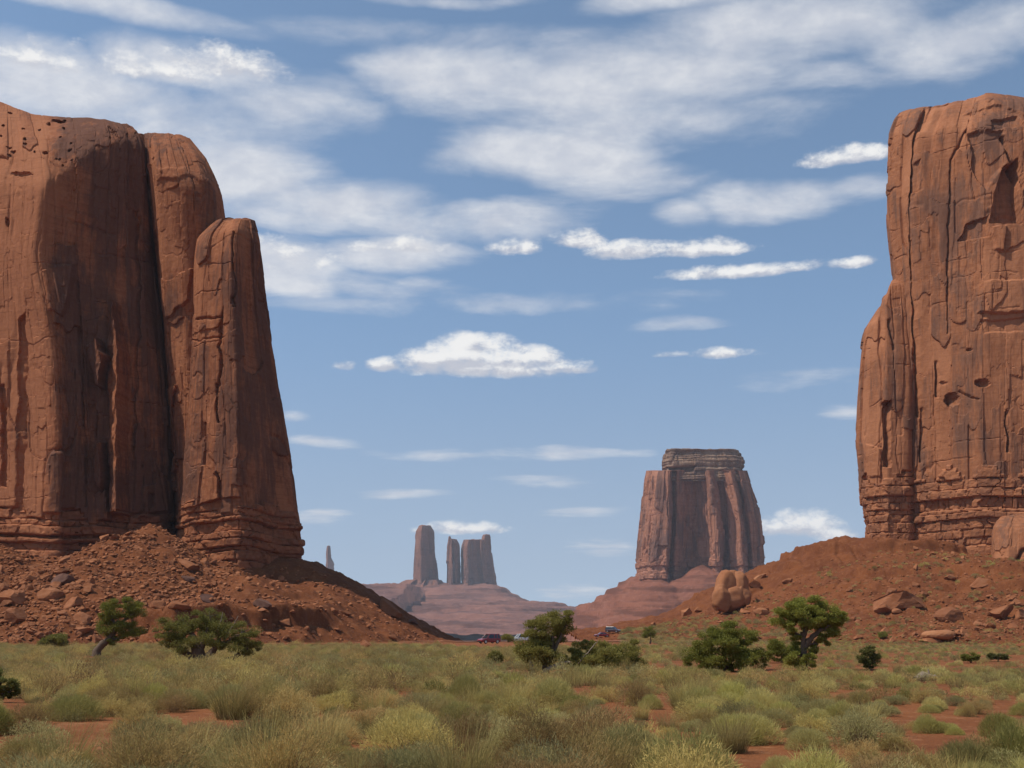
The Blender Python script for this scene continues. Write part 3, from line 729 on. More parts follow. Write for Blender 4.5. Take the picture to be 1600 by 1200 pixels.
tower('rock_tower', 'widest far block with a ragged top and a raised right corner', [(719, 940), (721, 905), (721, 870), (722, 850), (725, 842)], [(782, 940), (776, 912), (770, 880), (767, 855), (766, 836), (764, 834)],
      [940, 910, 885, 865, 852, 843], [(0, 110, 90), (.1, 10, 20), (.2, -5, 5), (.35, 40, 40), (.5, 45, 45), (.62, 60, 60), (.66, 30, 35), (.8, 55, 55), (1, 170, 130)], 65, 120)
tower('rock_pinnacle', 'raised knob on the right top corner of the widest far block', [(752, 860), (752, 845), (755, 835)], [(767, 860), (766, 845), (765, 834)], [860, 847, 835], [(0, 70, 70), (.3, 40, 45), (1, 110, 100)], 66, 60, k=3)
tower('rock_pinnacle', 'low stepped shoulder at the left foot of the broad far tower', [(612, 940), (618, 922), (622, 912), (634, 907)], [(700, 940), (696, 922), (694, 912), (690, 906)], [940, 922, 912, 906],
      [(0, 60, 70), (.12, 20, 30), (.27, -25, 5), (.31, 5, 25), (.55, -45, -5), (.59, -10, 15), (.85, -50, -5), (.9, -15, 20), (1, 30, 60)], 67, 160, k=3)
FB = [(-545, 4950), (-470, 4985), (-330, 4980), (-80, 4960), (-65, 5080), (-100, 5170), (-520, 5170)]
def talus_f(x, y):
    d = foot_dist(x, y, FB, 0.4) + 25 * fbm(x / 250, y / 250, 3, 71)
    dr = np.where(x > -200, d, d)
    z = np.interp(dr, [-100, 0, 30, 70, 160, 260, 400, 620, 900, 1100], [156, 140, 122, 98, 58, 44, 18, -18, -56, -90])
    lp = sstep(x, -330, -480) * np.interp(d, [0, 60, 420, 520, 700, 1000], [0, 0, 1, 0.7, 0.3, 0])
    z = np.maximum(z, np.where((x < -380) & (d < 900), 112 - 0.34 * np.maximum(d - 330, 0), -200))
    for h, s in ((104, 12), (84, 8), (58, 10), (34, 20), (14, 20), (-8, 12), (-30, 9)):
        zz = z + 5 * fbm(x / 260, y / 260, 2, 73 + h); z = z + s * (sstep(zz, h, h + 3) - sstep(zz, h + 3, h + 30)) * sstep(fbm(x / 300, y / 300, 2, 80 + h), -1.2, -0.5)
    return z + 5.5 * fbm(x / 45, y / 45, 4, 75) + 3 * np.abs(fbm(x / 17, y / 17, 2, 76))
tag(rect_sheet('far_hill', M_FARPLAT, talus_f, np.arange(-1500, 1500, 8.0), np.concatenate([np.arange(3000, 5060, 9.0), np.arange(5070, 6400, 40)]), lambda X, Y, Zs: Zs > base_z(X, Y) - 6), kind='structure')
# low mesa line behind, left and right
def mesa(x, y):
    e = 5400 + 260 * fbm(x / 900, y * 0, 3, 91); top = np.where(x < 300, 70, 66) + 8 * fbm(x / 500, y / 900, 3, 92)
    return np.interp(y - e, [-900, -500, -250, -60, 0, 30, 4000], [-90, -50, -5, 30, 42, 1, 1]) * 1.0 * (y - e < 10) + np.where(y - e >= 10, top * 0.6 + 4, 0)
tag(rect_sheet('far_mesa', M_FARPLAT, mesa, np.arange(-4200, 4200, 25.0), np.arange(4400, 7600, 35.0), lambda X, Y, Zs: Zs > base_z(X, Y) - 6), kind='structure')
t = tower('rock_spire', 'thin pale lone needle spire rising behind the dark slope on the left', [(505, 930), (508, 893), (509, 878), (510, 862), (511, 853)], [(527, 930), (522, 893), (521, 878), (517, 876), (516, 853)], [930, 893, 880, 872, 862, 853],
      [(0, 60, 50), (.3, 0, 10), (.6, 20, 25), (1, 80, 60)], 69, 60, D=6000, k=3)

# ------------------------------------------------------------------ boulders
def ico(n):
    import bmesh
    bm = bmesh.new(); bmesh.ops.create_icosphere(bm, subdivisions=n, radius=1)
    v = np.array([x.co[:] for x in bm.verts]); f = np.array([[y.index for y in x.verts] for x in bm.faces]); bm.free()
    return v, f
ICO = {n: ico(n) for n in (2, 3, 4)}
def rock_shape(seed, n=3, cuts=13, flat=(1, 1, 0.75), rough=0.035, rnd=0.40):
    rng = np.random.RandomState(seed); v = ICO[n][0].copy()
    for c in range(cuts):
        d = rng.normal(size=3); d /= np.linalg.norm(d); h = rng.uniform(rnd, min(rnd + 0.3, 0.95))
        s = v @ d; v = v - d[None] * np.maximum(s - h, 0)[:, None]
    nn = fbm(v[:, 0] * 2 + seed, v[:, 1] * 2 + v[:, 2] * 2.3, 3, seed)
    v = v * (1 + rough * nn)[:, None] * np.array(flat)[None]
    return v
def boulder_mat(name, a, b_, c_):
    m, t, b = new_mat(name, 0.93, 0.1)
    g = t.n('ShaderNodeTexCoord').outputs['Object']; ri = t.n('ShaderNodeObjectInfo').outputs['Random']
    pos = t.n('ShaderNodeNewGeometry').outputs['Position']
    n = t.noise(t.vm('MULTIPLY', pos, (0.5, 0.5, 1.4)), 1.0, 6, 0.65, 0.2)
    c = t.mix(t.ss(n, 0.35, 0.68), a, b_)
    c = t.mix(t.m('MULTIPLY', t.ss(t.noise(pos, 0.13, 2, 0.5), 0.5, 0.62), 0.45), c, c_)
    c = t.mix(t.m('MULTIPLY', ri, 0.4), c, c_)
    t.put(b.inputs['Base Color'], c)
    bump(t, b, t.noise(pos, 1.8, 6, 0.7), 0.12)
    return m
M_BOULDER = boulder_mat('boulder_rock', (0.26, 0.092, 0.036), (0.36, 0.15, 0.07), (0.165, 0.062, 0.03))
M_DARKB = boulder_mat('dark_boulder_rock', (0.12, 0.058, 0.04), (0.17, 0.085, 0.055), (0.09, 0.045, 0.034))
M_ORANGE = boulder_mat('orange_rock', (0.33, 0.135, 0.06), (0.40, 0.18, 0.085), (0.28, 0.105, 0.045))
flats = [(1, .8, .62), (1, .75, .5), (.9, .9, .75), (1, .6, .42), (.8, 1, .6), (1, .85, .36)]
BOULD = []
for i in range(14):
    v = rock_shape(100 + i, 3, 15 + i % 5, flats[i % 6])
    o = mesh_np('boulder', v, ICO[3][1], M_BOULDER, smooth=False, link=False); BOULD.append(o.data)
for i, me in enumerate(BOULD): me.name = 'boulder_mesh'

def put_rock(me, x, y, size, rot, sink=0.3, tilt=(0, 0), z=None, name='boulder'):
    o = bpy.data.objects.new(name, me); COL.objects.link(o)
    zz = float(land(x, y)) if z is None else z
    o.location = (x, y, zz + size * 0.5 * (0.55 - sink)); o.rotation_euler = (tilt[0], tilt[1], rot); o.scale = (size * .5,) * 3
    return o

# named boulders that stand out in the photo: px, py (middle), width px, shape, look
def own_rock(px, py, wpx, hpx, seed, mat, label, y_hint=None, rough=0.05, cuts=11, rnd=0.36, deep=0.8, sink=0.25, yaw=0.0, tilt=0.0, n=3):
    p = land_at(px, py + hpx * 0.42)
    s = p[1] / F / CP
    v = rock_shape(seed, n, cuts, (1, 1, 1), rough, rnd)
    v = v / np.abs(v).max(0)[None]
    ca, sa = math.cos(tilt), math.sin(tilt)
    v = v * np.array([wpx * s * .5, wpx * s * .5 * deep, hpx * s * .5])
    v = np.stack([v[:, 0] * ca - v[:, 2] * sa, v[:, 1], v[:, 0] * sa + v[:, 2] * ca], 1)
    o = mesh_np('boulder', v, ICO[n][1], mat, smooth=False)
    o.location = (p[0], p[1] + wpx * s * .2, p[2] + hpx * s * (0.5 - sink)); o.rotation_euler = (0, 0, yaw)
    return tag(o, label, 'boulder')
own_rock(295, 882, 44, 24, 1, M_BOULDER, 'largest wedge boulder high on the left debris cone, dark overhang beneath its right side', tilt=-0.25)
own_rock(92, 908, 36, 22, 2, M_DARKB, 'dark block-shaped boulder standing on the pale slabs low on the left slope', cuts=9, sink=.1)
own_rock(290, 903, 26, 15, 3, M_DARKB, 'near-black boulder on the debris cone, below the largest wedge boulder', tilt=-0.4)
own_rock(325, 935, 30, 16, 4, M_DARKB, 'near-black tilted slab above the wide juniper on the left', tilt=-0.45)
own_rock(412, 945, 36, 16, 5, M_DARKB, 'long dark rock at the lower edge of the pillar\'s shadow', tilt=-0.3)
own_rock(12, 930, 48, 34, 6, M_BOULDER, 'big pale boulder at the left photo edge among the rockfall', rough=.03)
own_rock(20, 965, 36, 32, 7, M_BOULDER, 'angular boulder just below the big pale one at the left edge')
own_rock(75, 928, 40, 26, 8, M_BOULDER, 'smooth rounded slab in the middle of the left rockfall', rnd=.75)
own_rock(115, 940, 36, 28, 9, M_BOULDER, 'upright split slab right of the rounded slab in the left rockfall', tilt=.5)
own_rock(130, 965, 36, 18, 10, M_BOULDER, 'flat pale slab leaning left of the small juniper', tilt=-.4)
own_rock(125, 985, 30, 12, 11, M_BOULDER, 'lowest flat slab left of the small juniper')
own_rock(245, 945, 36, 18, 12, M_BOULDER, 'wide flat boulder directly behind the small juniper', tilt=.15)
own_rock(280, 946, 30, 17, 13, M_BOULDER, 'flat boulder between the small and the wide juniper')
own_rock(443, 972, 22, 14, 14, M_BOULDER, 'pale pointed boulder above the dark broken ledge on the left slope')
own_rock(572, 1006, 26, 18, 15, M_BOULDER, 'lone boulder with a dark right side at the foot of the left slope')
own_rock(612, 997, 16, 9, 16, M_BOULDER, 'small boulder near the right tip of the left slope')
own_rock(612, 955, 50, 20, 17, M_BOULDER, 'long smooth boulder on the right skyline of the left slope', tilt=-.65, rough=.03)
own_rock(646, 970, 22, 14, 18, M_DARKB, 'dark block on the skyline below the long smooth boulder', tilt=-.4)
own_rock(540, 958, 16, 10, 19, M_BOULDER, 'pair-like boulder in the middle of the bare red left slope')
own_rock(520, 953, 16, 11, 20, M_BOULDER, 'boulder left beside the middle one on the bare red left slope')
# right hillside
own_rock(1412, 938, 76, 40, 31, M_BOULDER, 'largest angular boulder of the cluster halfway up the right hillside', tilt=.12, rough=.06, n=4, cuts=14)
own_rock(1385, 952, 34, 20, 32, M_BOULDER, 'dark-fronted block at the left end of the right hillside cluster', cuts=9)
own_rock(1400, 958, 22, 12, 33, M_BOULDER, 'small block in front of the largest cluster boulder')
own_rock(1395, 925, 26, 18, 34, M_BOULDER, 'tilted slab leaning on the largest cluster boulder', tilt=.4)
own_rock(1487, 960, 44, 30, 35, M_BOULDER, 'rounded boulder right of the cluster, below the leaning cliff block', rnd=.72)
own_rock(1568, 956, 44, 28, 36, M_BOULDER, 'dark angular boulder near the right edge on the hillside')
own_rock(1595, 958, 26, 22, 37, M_BOULDER, 'boulder cut off by the right edge of the hillside')
own_rock(1488, 902, 20, 14, 38, M_BOULDER, 'lone block high on the right slope under the cliff', tilt=-.3)
own_rock(1538, 907, 34, 20, 39, M_BOULDER, 'boulder just below the big leaning block on the right')
own_rock(1556, 935, 16, 9, 40, M_BOULDER, 'small dark stone above the angular boulder at the right')
own_rock(1190, 956, 24, 14, 41, M_ORANGE, 'orange rounded boulder just right of the orange dome rock\'s foot', rnd=.75)
own_rock(1165, 955, 22, 10, 42, M_BOULDER, 'dark red flat stone in front of the orange dome rock')
own_rock(1190, 900, 34, 12, 43, M_ORANGE, 'long overhanging slab on the skyline above the orange dome rock', tilt=.35)
own_rock(1178, 912, 22, 14, 44, M_BOULDER, 'block tucked beneath the overhanging skyline slab')
own_rock(1232, 908, 18, 9, 45, M_BOULDER, 'small wedge on the upper right slope, near the overhanging slab', tilt=.3)
own_rock(1072, 957, 22, 12, 46, M_ORANGE, 'low pale boulder at the left end of the orange rock row', tilt=.3)
own_rock(1092, 953, 14, 9, 47, M_ORANGE, 'small boulder second from the left end of the orange rock row', tilt=.5)
own_rock(1335, 967, 14, 8, 48, M_BOULDER, 'small stone right of the tall juniper crown')
own_rock(1598, 1007, 18, 14, 49, M_BOULDER, 'small red stone at the right edge, lower hillside')
# flat layered slab
t = own_rock(1472, 993, 52, 17, 51, M_ORANGE, 'wide flat layered slab resting alone on the lower right hillside', cuts=8, rough=.03, rnd=.7, sink=.1)
own_rock(1455, 1000, 36, 9, 52, M_BOULDER, 'thin lower slab jutting out left under the flat layered slab', cuts=8, sink=.2)
own_rock(1500, 993, 20, 7, 53, M_BOULDER, 'thin upper slab at the right end of the flat layered slab', cuts=8, sink=0)

# the orange dome rock: three fused lobes
def lobes(name, parts, mat, label, cat, depth=0.8, seed=1, n=4, sit=0.0):
    root = None
    for i, (px, py, rx, ry, dy) in enumerate(parts):
        if i == 0: base = land_at(px, max(p[1] + p[3] for p in parts) - sit); s = base[1] / F / CP
        v = rock_shape(seed + i, n, 12, (1, 1, 1), 0.09, 0.74)
        P = at(px, py, base[1] + dy)
        v = v * np.array([rx * s, rx * s * depth, ry * s]) + P
        v[:, 1] += 0
        root = v if root is None else np.concatenate([root, v])
    F_ = np.concatenate([ICO[n][1] + k * len(ICO[n][0]) for k in range(len(parts))])
    return tag(mesh_np(name, root, F_, mat), label, cat)
lobes('boulder', [(1136, 923, 19, 31, 0), (1128, 936, 15, 22, -3), (1143, 915, 16, 24, 2), (1154, 921, 18, 26, 1.0), (1146, 936, 17, 20, -1.5), (1160, 932, 13, 18, -1), (1120, 942, 8, 12, -3)], M_ORANGE, 'great orange dome rock of fused rounded lobes on the right hill\'s skyline', 'boulder', seed=61)
own_rock(1160, 934, 13, 13, 62, M_BOULDER, 'grey-red round stone lodged against the right foot of the orange dome rock')
# the block leaning on the right cliff
def slab_block():
    rb = [[(1548, 900, -17), (1552, 860, -16), (1553, 825, -14), (1562, 808, -8)], [(1570, 905, -26), (1575, 860, -24), (1577, 825, -21), (1585, 806, -10)],
          [(1625, 905, -28), (1628, 860, -26), (1630, 825, -22), (1630, 804, -10)], [(1690, 905, -22), (1690, 860, -20), (1690, 825, -17), (1680, 806, -8)]]
    o, _ = cliff('leaning_block', 380, rb, M_ROCK_R, 0.35, 0.35, 16, 71, 0.5, 0.7, None, sm=1.0, smv=1.2, cracks=[([(1600, 905), (1590, 875), (1600, 858), (1625, 850)], 3, 2.5)], crack_amp=.5)
    return tag(o, 'house-sized cracked block leaning against the foot of the right cliff', 'boulder')
slab_block()

# ---- scree: the larger rocks one by one, the small ones as one mass
def scatter(n, xr, yr, zf, dens, seed, smin, smax, power):
    rng = np.random.RandomState(seed); out = []
    while len(out) < n:
        x = rng.uniform(*xr, 4000); y = rng.uniform(*yr, 4000); z = zf(x, y); b = base_z(x, y)
        px, py = project(np.stack([x, y, z], -1))
        ok = (z > b + 0.15) & (px > -30) & (px < 1630) & (rng.rand(4000) < dens(px, py, x, y))
        sz = smin + (smax - smin) * rng.rand(4000) ** power
        out += list(zip(x[ok], y[ok], z[ok], sz[ok], px[ok]))
    return np.array(out[:n])
def dens_l(px, py, x, y):
    left = sstep(px, 330, 120) * sstep(py, 860, 940)
    return np.clip(0.10 + 0.9 * left + 0.35 * sstep(px, 440, 250) - 0.06 * sstep(px, 450, 520), 0, 1) * (foot_dist(x, y, LB, 0.47) > 0.5)
L_big = scatter(330, (-150, -15), (195, 306), talus_l, dens_l, 5, 0.9, 4.4, 2.3)
L_big = L_big[np.argsort(-L_big[:, 3])]
rb = random.Random(8)
n_ind = 0
for x, y, z, s, px in L_big[:125]:
    o = put_rock(BOULD[rb.randrange(14)], x, y, s, rb.uniform(0, 6.28), 0.3, (rb.uniform(-.35, .35), rb.uniform(-.3, .3)), z)
    if px < 230: tag(o, 'red angular rock in the dense rockfall behind the small juniper on the left', 'boulder', 'rocks of the left rockfall')
    else: tag(o, 'red rock strewn over the slope below the lone pillar', 'boulder', 'rocks below the lone pillar')
def dens_r(px, py, x, y):
    return np.clip(0.13 + 0.6 * sstep(px, 1350, 1480) * sstep(py, 900, 950) * sstep(py, 1010, 985) + 0.25 * sstep(px, 1230, 1120) * sstep(px, 1040, 1090) * sstep(py, 985, 960), 0, 1) * (foot_dist(x, y, RB, 0.42) > 1.5)
R_big = scatter(230, (35, 190), (180, 384), talus_r, dens_r, 6, 0.8, 4.0, 2.4)
R_big = R_big[np.argsort(-R_big[:, 3])]
for x, y, z, s, px in R_big[:110]:
    o = put_rock(BOULD[rb.randrange(14)], x, y, s, rb.uniform(0, 6.28), 0.3, (rb.uniform(-.3, .3), rb.uniform(-.3, .3)), z)
    tag(o, 'small red rock scattered on the hillside under the right butte', 'boulder', 'rocks on the right hillside')

def rubble(name, pts, seed, mat, tiny=2):
    rng = np.random.RandomState(seed); vs = []; fs = []
    shapes = [rock_shape(200 + i, tiny, 8, flats[i % 6], 0.04) for i in range(10)]; fbase = ICO[tiny][1]; nv = len(ICO[tiny][0])
    for i, (x, y, z, s) in enumerate(pts):
        a = rng.uniform(0, 6.28); c, sn = math.cos(a), math.sin(a); v = shapes[i % 10] * s * .5
        tl = rng.uniform(-.4, .4); v = np.stack([v[:, 0], v[:, 1] * math.cos(tl) - v[:, 2] * math.sin(tl), v[:, 1] * math.sin(tl) + v[:, 2] * math.cos(tl)], 1)
        vs.append(np.stack([v[:, 0] * c - v[:, 1] * sn + x, v[:, 0] * sn + v[:, 1] * c + y, v[:, 2] + z + s * .08], 1)); fs.append(fbase + i * nv)
    return tag(mesh_np(name, np.concatenate(vs), np.concatenate(fs), mat, smooth=False), kind='stuff')
Ls = scatter(9500, (-150, -15), (190, 306), talus_l, lambda px, py, x, y: np.clip(dens_l(px, py, x, y) * 1.3 + 0.16, 0, 1), 15, 0.22, 2.0, 2.8)
rubble('rubble', np.concatenate([Ls[:, :4], L_big[125:, :4]]), 3, M_BOULDER)
Rs = scatter(11000, (30, 190), (120, 384), talus_r, lambda px, py, x, y: np.clip(dens_r(px, py, x, y) * 1.2 + 0.20, 0, 1), 16, 0.18, 1.25, 3.6)
rubble('rubble', np.concatenate([Rs[:, :4], R_big[110:, :4]]), 4, M_BOULDER)

# ------------------------------------------------------------------ plants
def leaf_mat(name, cols, trans=0.15, root=None, rough=0.8):
    """cols: two tip colours; the attribute 'h' runs from 0 at the root to 1 at the tip, 'v' varies from leaf to leaf"""
    m, t, b = new_mat(name, rough, 0.12)
    h = t.n('ShaderNodeAttribute', attribute_name='h').outputs['Fac']; v = t.n('ShaderNodeAttribute', attribute_name='v').outputs['Fac']
    ri = t.n('ShaderNodeObjectInfo').outputs['Random']
    c = t.mix(v, cols[0], cols[1])
    c = t.mix(t.m('MULTIPLY', ri, 0.85), c, cols[2] if len(cols) > 2 else cols[1])
    rr = t.m('FRACT', t.m('MULTIPLY', ri, 7.31)); c = t.mix(1.0, c, t.mix(rr, (0.62, 0.59, 0.52), (1.38, 1.32, 1.08)), 'MULTIPLY')
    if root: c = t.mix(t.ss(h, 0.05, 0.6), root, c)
    t.put(b.inputs['Base Color'], c)
    tr = t.n('ShaderNodeBsdfTranslucent'); t.put(tr.inputs['Color'], c)
    mx = t.n('ShaderNodeMixShader'); mx.inputs[0].default_value = trans
    t.put(mx.inputs[1], b.outputs[0]); t.put(mx.inputs[2], tr.outputs[0])
    out = [n for n in t.t.nodes if n.type == 'OUTPUT_MATERIAL'][0]; t.put(out.inputs['Surface'], mx.outputs[0])
    return m
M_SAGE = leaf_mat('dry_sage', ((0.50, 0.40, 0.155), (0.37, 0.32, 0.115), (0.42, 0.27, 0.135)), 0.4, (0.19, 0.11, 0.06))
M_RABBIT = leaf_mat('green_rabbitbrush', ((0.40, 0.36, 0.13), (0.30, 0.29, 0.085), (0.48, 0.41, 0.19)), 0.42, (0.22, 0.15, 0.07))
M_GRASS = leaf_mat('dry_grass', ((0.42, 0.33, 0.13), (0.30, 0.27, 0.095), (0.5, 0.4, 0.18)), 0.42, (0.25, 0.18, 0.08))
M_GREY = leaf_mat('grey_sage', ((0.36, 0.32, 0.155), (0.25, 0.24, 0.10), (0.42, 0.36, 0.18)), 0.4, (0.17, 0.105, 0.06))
M_JUN = leaf_mat('juniper_leaf', ((0.145, 0.16, 0.034), (0.25, 0.245, 0.058), (0.19, 0.19, 0.046)), 0.35, None, 0.7)
M_JUN2 = leaf_mat('olive_juniper_leaf', ((0.21, 0.205, 0.054), (0.32, 0.295, 0.088), (0.27, 0.23, 0.075)), 0.35, None, 0.7)
M_DARKLEAF = leaf_mat('dark_shrub_leaf', ((0.11, 0.125, 0.036), (0.17, 0.17, 0.055), (0.13, 0.125, 0.045)), 0.3)
mb, t_, b_ = new_mat('bark', 0.95, 0.1)
g_ = t_.n('ShaderNodeTexCoord').outputs['Object']
t_.put(b_.inputs['Base Color'], t_.mix(t_.noise(t_.vm('MULTIPLY', g_, (9, 9, 2)), 1.0, 4, 0.6), (0.075, 0.05, 0.034), (0.19, 0.13, 0.09)))
M_BARK = mb
mb, t_, b_ = new_mat('dead_wood', 0.95, 0.1)
t_.put(b_.inputs['Base Color'], t_.mix(t_.noise(t_.n('ShaderNodeTexCoord').outputs['Object'], 5.0, 4, 0.6), (0.17, 0.12, 0.085), (0.34, 0.26, 0.19)))
M_DEAD = mb

def blades(rng, n, R_, H, wid, kind, nseg=3):
    """a tuft of n bent blades; returns verts, quads, h, v"""
    az = rng.uniform(0, 2 * math.pi, n)
    if kind == 'grass':
        tilt = np.abs(rng.normal(0.10, 0.30, n)); ln = H * rng.uniform(0.5, 1.1, n); r0 = R_ * 0.75 * np.sqrt(rng.rand(n)); bend = rng.uniform(0.05, 0.75, n)
    elif kind == 'dome':
        tilt = np.arccos(1 - rng.rand(n) * 0.93); ln = rng.uniform(0.78, 1.05, n); r0 = R_ * 0.25 * np.sqrt(rng.rand(n)); bend = rng.normal(-0.08, 0.18, n)
        ln = ln * (H * np.cos(tilt) + R_ * np.sin(tilt)) * 0.98
    else:
        tilt = np.clip(np.abs(rng.normal(0.5, 0.36, n)), 0, 1.45); r0 = R_ * 0.45 * np.sqrt(rng.rand(n)); bend = rng.normal(-0.1, 0.35, n)
        ln = rng.uniform(0.55, 1.08, n) * (H * np.cos(tilt) + R_ * np.sin(tilt))
    t = np.linspace(0, 1, nseg + 1)
    base = np.stack([r0 * np.cos(az), r0 * np.sin(az), np.zeros(n)], 1)
    az2 = az + rng.normal(0, 0.45, n)
    th = tilt[:, None] + bend[:, None] * t[None] ** 1.5
    st = ln[:, None] / nseg
    px = np.concatenate([np.zeros((n, 1)), np.cumsum(np.sin(th[:, 1:]) * st, 1)], 1); pz = np.concatenate([np.zeros((n, 1)), np.cumsum(np.cos(th[:, 1:]) * st, 1)], 1)
    P = np.stack([base[:, 0:1] + px * np.cos(az2)[:, None], base[:, 1:2] + px * np.sin(az2)[:, None], pz], -1)
    P += rng.normal(0, 0.015, P.shape) * (t[None, :, None]) * (2 if kind == 'twig' else 1)
    fa = rng.uniform(0, math.pi, n); wv = np.stack([np.cos(fa), np.sin(fa), np.zeros(n)], 1)
    wd = wid * rng.uniform(0.6, 1.4, n)[:, None] * (1 - 0.65 * t[None] ** 1.6)
    A = P - wv[:, None] * wd[..., None] * .5; B = P + wv[:, None] * wd[..., None] * .5
    V = np.stack([A, B], 2).reshape(-1, 3)
    k = (np.arange(n)[:, None] * (2 * (nseg + 1)) + 2 * np.arange(nseg)[None]).ravel()
    Fq = np.stack([k, k + 1, k + 3, k + 2], 1)
    h = np.repeat(np.broadcast_to(t[None] , (n, nseg + 1)).ravel(), 2) if kind == 'grass' else np.repeat((pz / H).ravel(), 2)
    v = np.repeat(rng.rand(n), 2 * (nseg + 1))
    return P, V, Fq, h, v

def flecks(rng, pts, n, size, spread, nrm=None):
    """n small leaf faces around given points"""
    c = pts[rng.randint(0, len(pts), n)] + rng.normal(0, spread, (n, 3))
    a = rng.normal(size=(n, 3)); a /= np.linalg.norm(a, axis=1, keepdims=True)
    b = rng.normal(size=(n, 3)); b -= a * (a * b).sum(1, keepdims=True); b /= np.linalg.norm(b, axis=1, keepdims=True)
    s = size * rng.uniform(0.5, 1.4, n)[:, None]
    V = np.stack([c - a * s, c + b * s * .45, c + a * s, c - b * s * .45], 1).reshape(-1, 3)
    F_ = np.arange(4 * n).reshape(n, 4)
    return V, F_, np.repeat(rng.rand(n), 4)

def bush_mesh(name, seed, kind, R_, H, n, wid, mat, nfl=0, fl=0.02, sub=0, nseg=3):
    rng = np.random.RandomState(seed)
    P, V, Fq, h, v = blades(rng, n, R_, H, wid, kind, nseg)
    Vs, Fs, hs, vs = [V], [Fq], [h], [v]; off = len(V)
    if sub:                                                         # side twigs from the upper half of the stems
        i = rng.randint(0, n, sub); s = rng.randint(nseg // 2, nseg, sub); f = rng.rand(sub)[:, None]
        o = P[i, s] * (1 - f) + P[i, s + 1] * f
        d = P[i, s + 1] - P[i, s]; d /= np.linalg.norm(d, axis=1, keepdims=True) + 1e-9
        d = d + rng.normal(0, 0.55, (sub, 3)); d /= np.linalg.norm(d, axis=1, keepdims=True)
        L = H * rng.uniform(0.10, 0.26, sub)[:, None]; w_ = np.cross(d, rng.normal(size=(sub, 3))); w_ /= np.linalg.norm(w_, axis=1, keepdims=True) + 1e-9
        w_ *= wid * .55
        V2 = np.stack([o - w_, o + w_, o + d * L + w_ * .35, o + d * L - w_ * .35], 1).reshape(-1, 3)
        Vs.append(V2); Fs.append(np.arange(4 * sub).reshape(sub, 4) + off); hs.append(np.clip(V2[:, 2] / H, 0, 1)); vs.append(np.repeat(rng.rand(sub), 4)); off += len(V2)
    if nfl:
        tip = P[:, nseg // 2 + (0 if kind == 'twig' else 1):].reshape(-1, 3)
        V2, F2, v2 = flecks(rng, tip, nfl, fl, 0.03)
        Vs.append(V2); Fs.append(F2 + off); hs.append(np.clip(V2[:, 2] / H, 0.3, 1)); vs.append(v2); off += len(V2)
    V = np.concatenate(Vs); V[:, 2] = np.maximum(V[:, 2], 0.01)
    o = mesh_np(name, V, np.concatenate(Fs), mat, smooth=False, attrs={'h': np.concatenate(hs), 'v': np.concatenate(vs)}, link=False)
    return o
KINDS = ['sagebrush', 'rabbitbrush', 'grass_clump', 'grey_sage']
def shrub_mesh(name, seed, R_, H, nst, nsp, L, wid, up, mat, lump=0.28, low=0.02, fill=0.55):
    """a lumpy dome: stems from the foot, and many short sprigs towards its outside"""
    rng = np.random.RandomState(seed)
    n = nst + nsp
    az = rng.uniform(0, 2 * math.pi, n); cz = low + (1 - low) * rng.rand(n) ** 0.85; sz = np.sqrt(1 - cz * cz)
    d = np.stack([sz * np.cos(az), sz * np.sin(az), cz], 1)
    lum = 1 + lump * fbm(d[:, 0] * 1.9 + seed * 3.1, d[:, 1] * 1.9 + d[:, 2] * 1.3, 3, seed)
    sc = np.array([R_ * rng.uniform(.85, 1.15), R_ * rng.uniform(.85, 1.15), H])
    tip = d * lum[:, None] * sc
    # stems
    a = np.stack([rng.normal(0, R_ * .12, nst), rng.normal(0, R_ * .12, nst), np.zeros(nst)], 1); t_ = tip[:nst] * rng.uniform(.6, 1.08, nst)[:, None]
    mid = (a + t_) * .5 + rng.normal(0, .05, (nst, 3)); mid[:, 2] += H * .06
    fa = rng.uniform(0, math.pi, nst); wv = np.stack([np.cos(fa), np.sin(fa), 0 * fa], 1) * (wid * .7)
    V1 = np.stack([a - wv, a + wv, mid - wv * .7, mid + wv * .7, t_ - wv * .3, t_ + wv * .3], 1).reshape(-1, 3)
    k = np.arange(nst)[:, None] * 6; F1 = np.concatenate([np.concatenate([k, k + 1, k + 3, k + 2], 1), np.concatenate([k + 2, k + 3, k + 5, k + 4], 1)])
    # sprigs
    q = tip[nst:] * (fill + (1 - fill) * rng.rand(nsp)[:, None] ** .6)
    ax = d[nst:] * .7 + rng.normal(0, .42, (nsp, 3)) + np.array([0, 0, up]); ax /= np.linalg.norm(ax, axis=1, keepdims=True)
    bx = np.cross(ax, rng.normal(size=(nsp, 3))); bx /= np.linalg.norm(bx, axis=1, keepdims=True) + 1e-9
    ln = L * rng.uniform(.5, 1.5, (nsp, 1)); ww = wid * rng.uniform(.6, 1.3, (nsp, 1))
    V2 = np.stack([q - bx * ww * .5, q + bx * ww * .5, q + ax * ln + bx * ww * .18, q + ax * ln - bx * ww * .18], 1).reshape(-1, 3)
    V = np.concatenate([V1, V2]); V[:, 2] = np.maximum(V[:, 2], .005)
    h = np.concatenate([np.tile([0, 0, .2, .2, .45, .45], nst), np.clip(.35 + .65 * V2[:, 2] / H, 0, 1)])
    v = np.concatenate([np.repeat(rng.rand(nst), 6), np.repeat(rng.rand(nsp), 4)])
    return mesh_np(name, V, np.concatenate([F1, np.arange(4 * nsp).reshape(nsp, 4) + len(V1)]), mat, smooth=False, attrs={'h': h, 'v': v}, link=False)
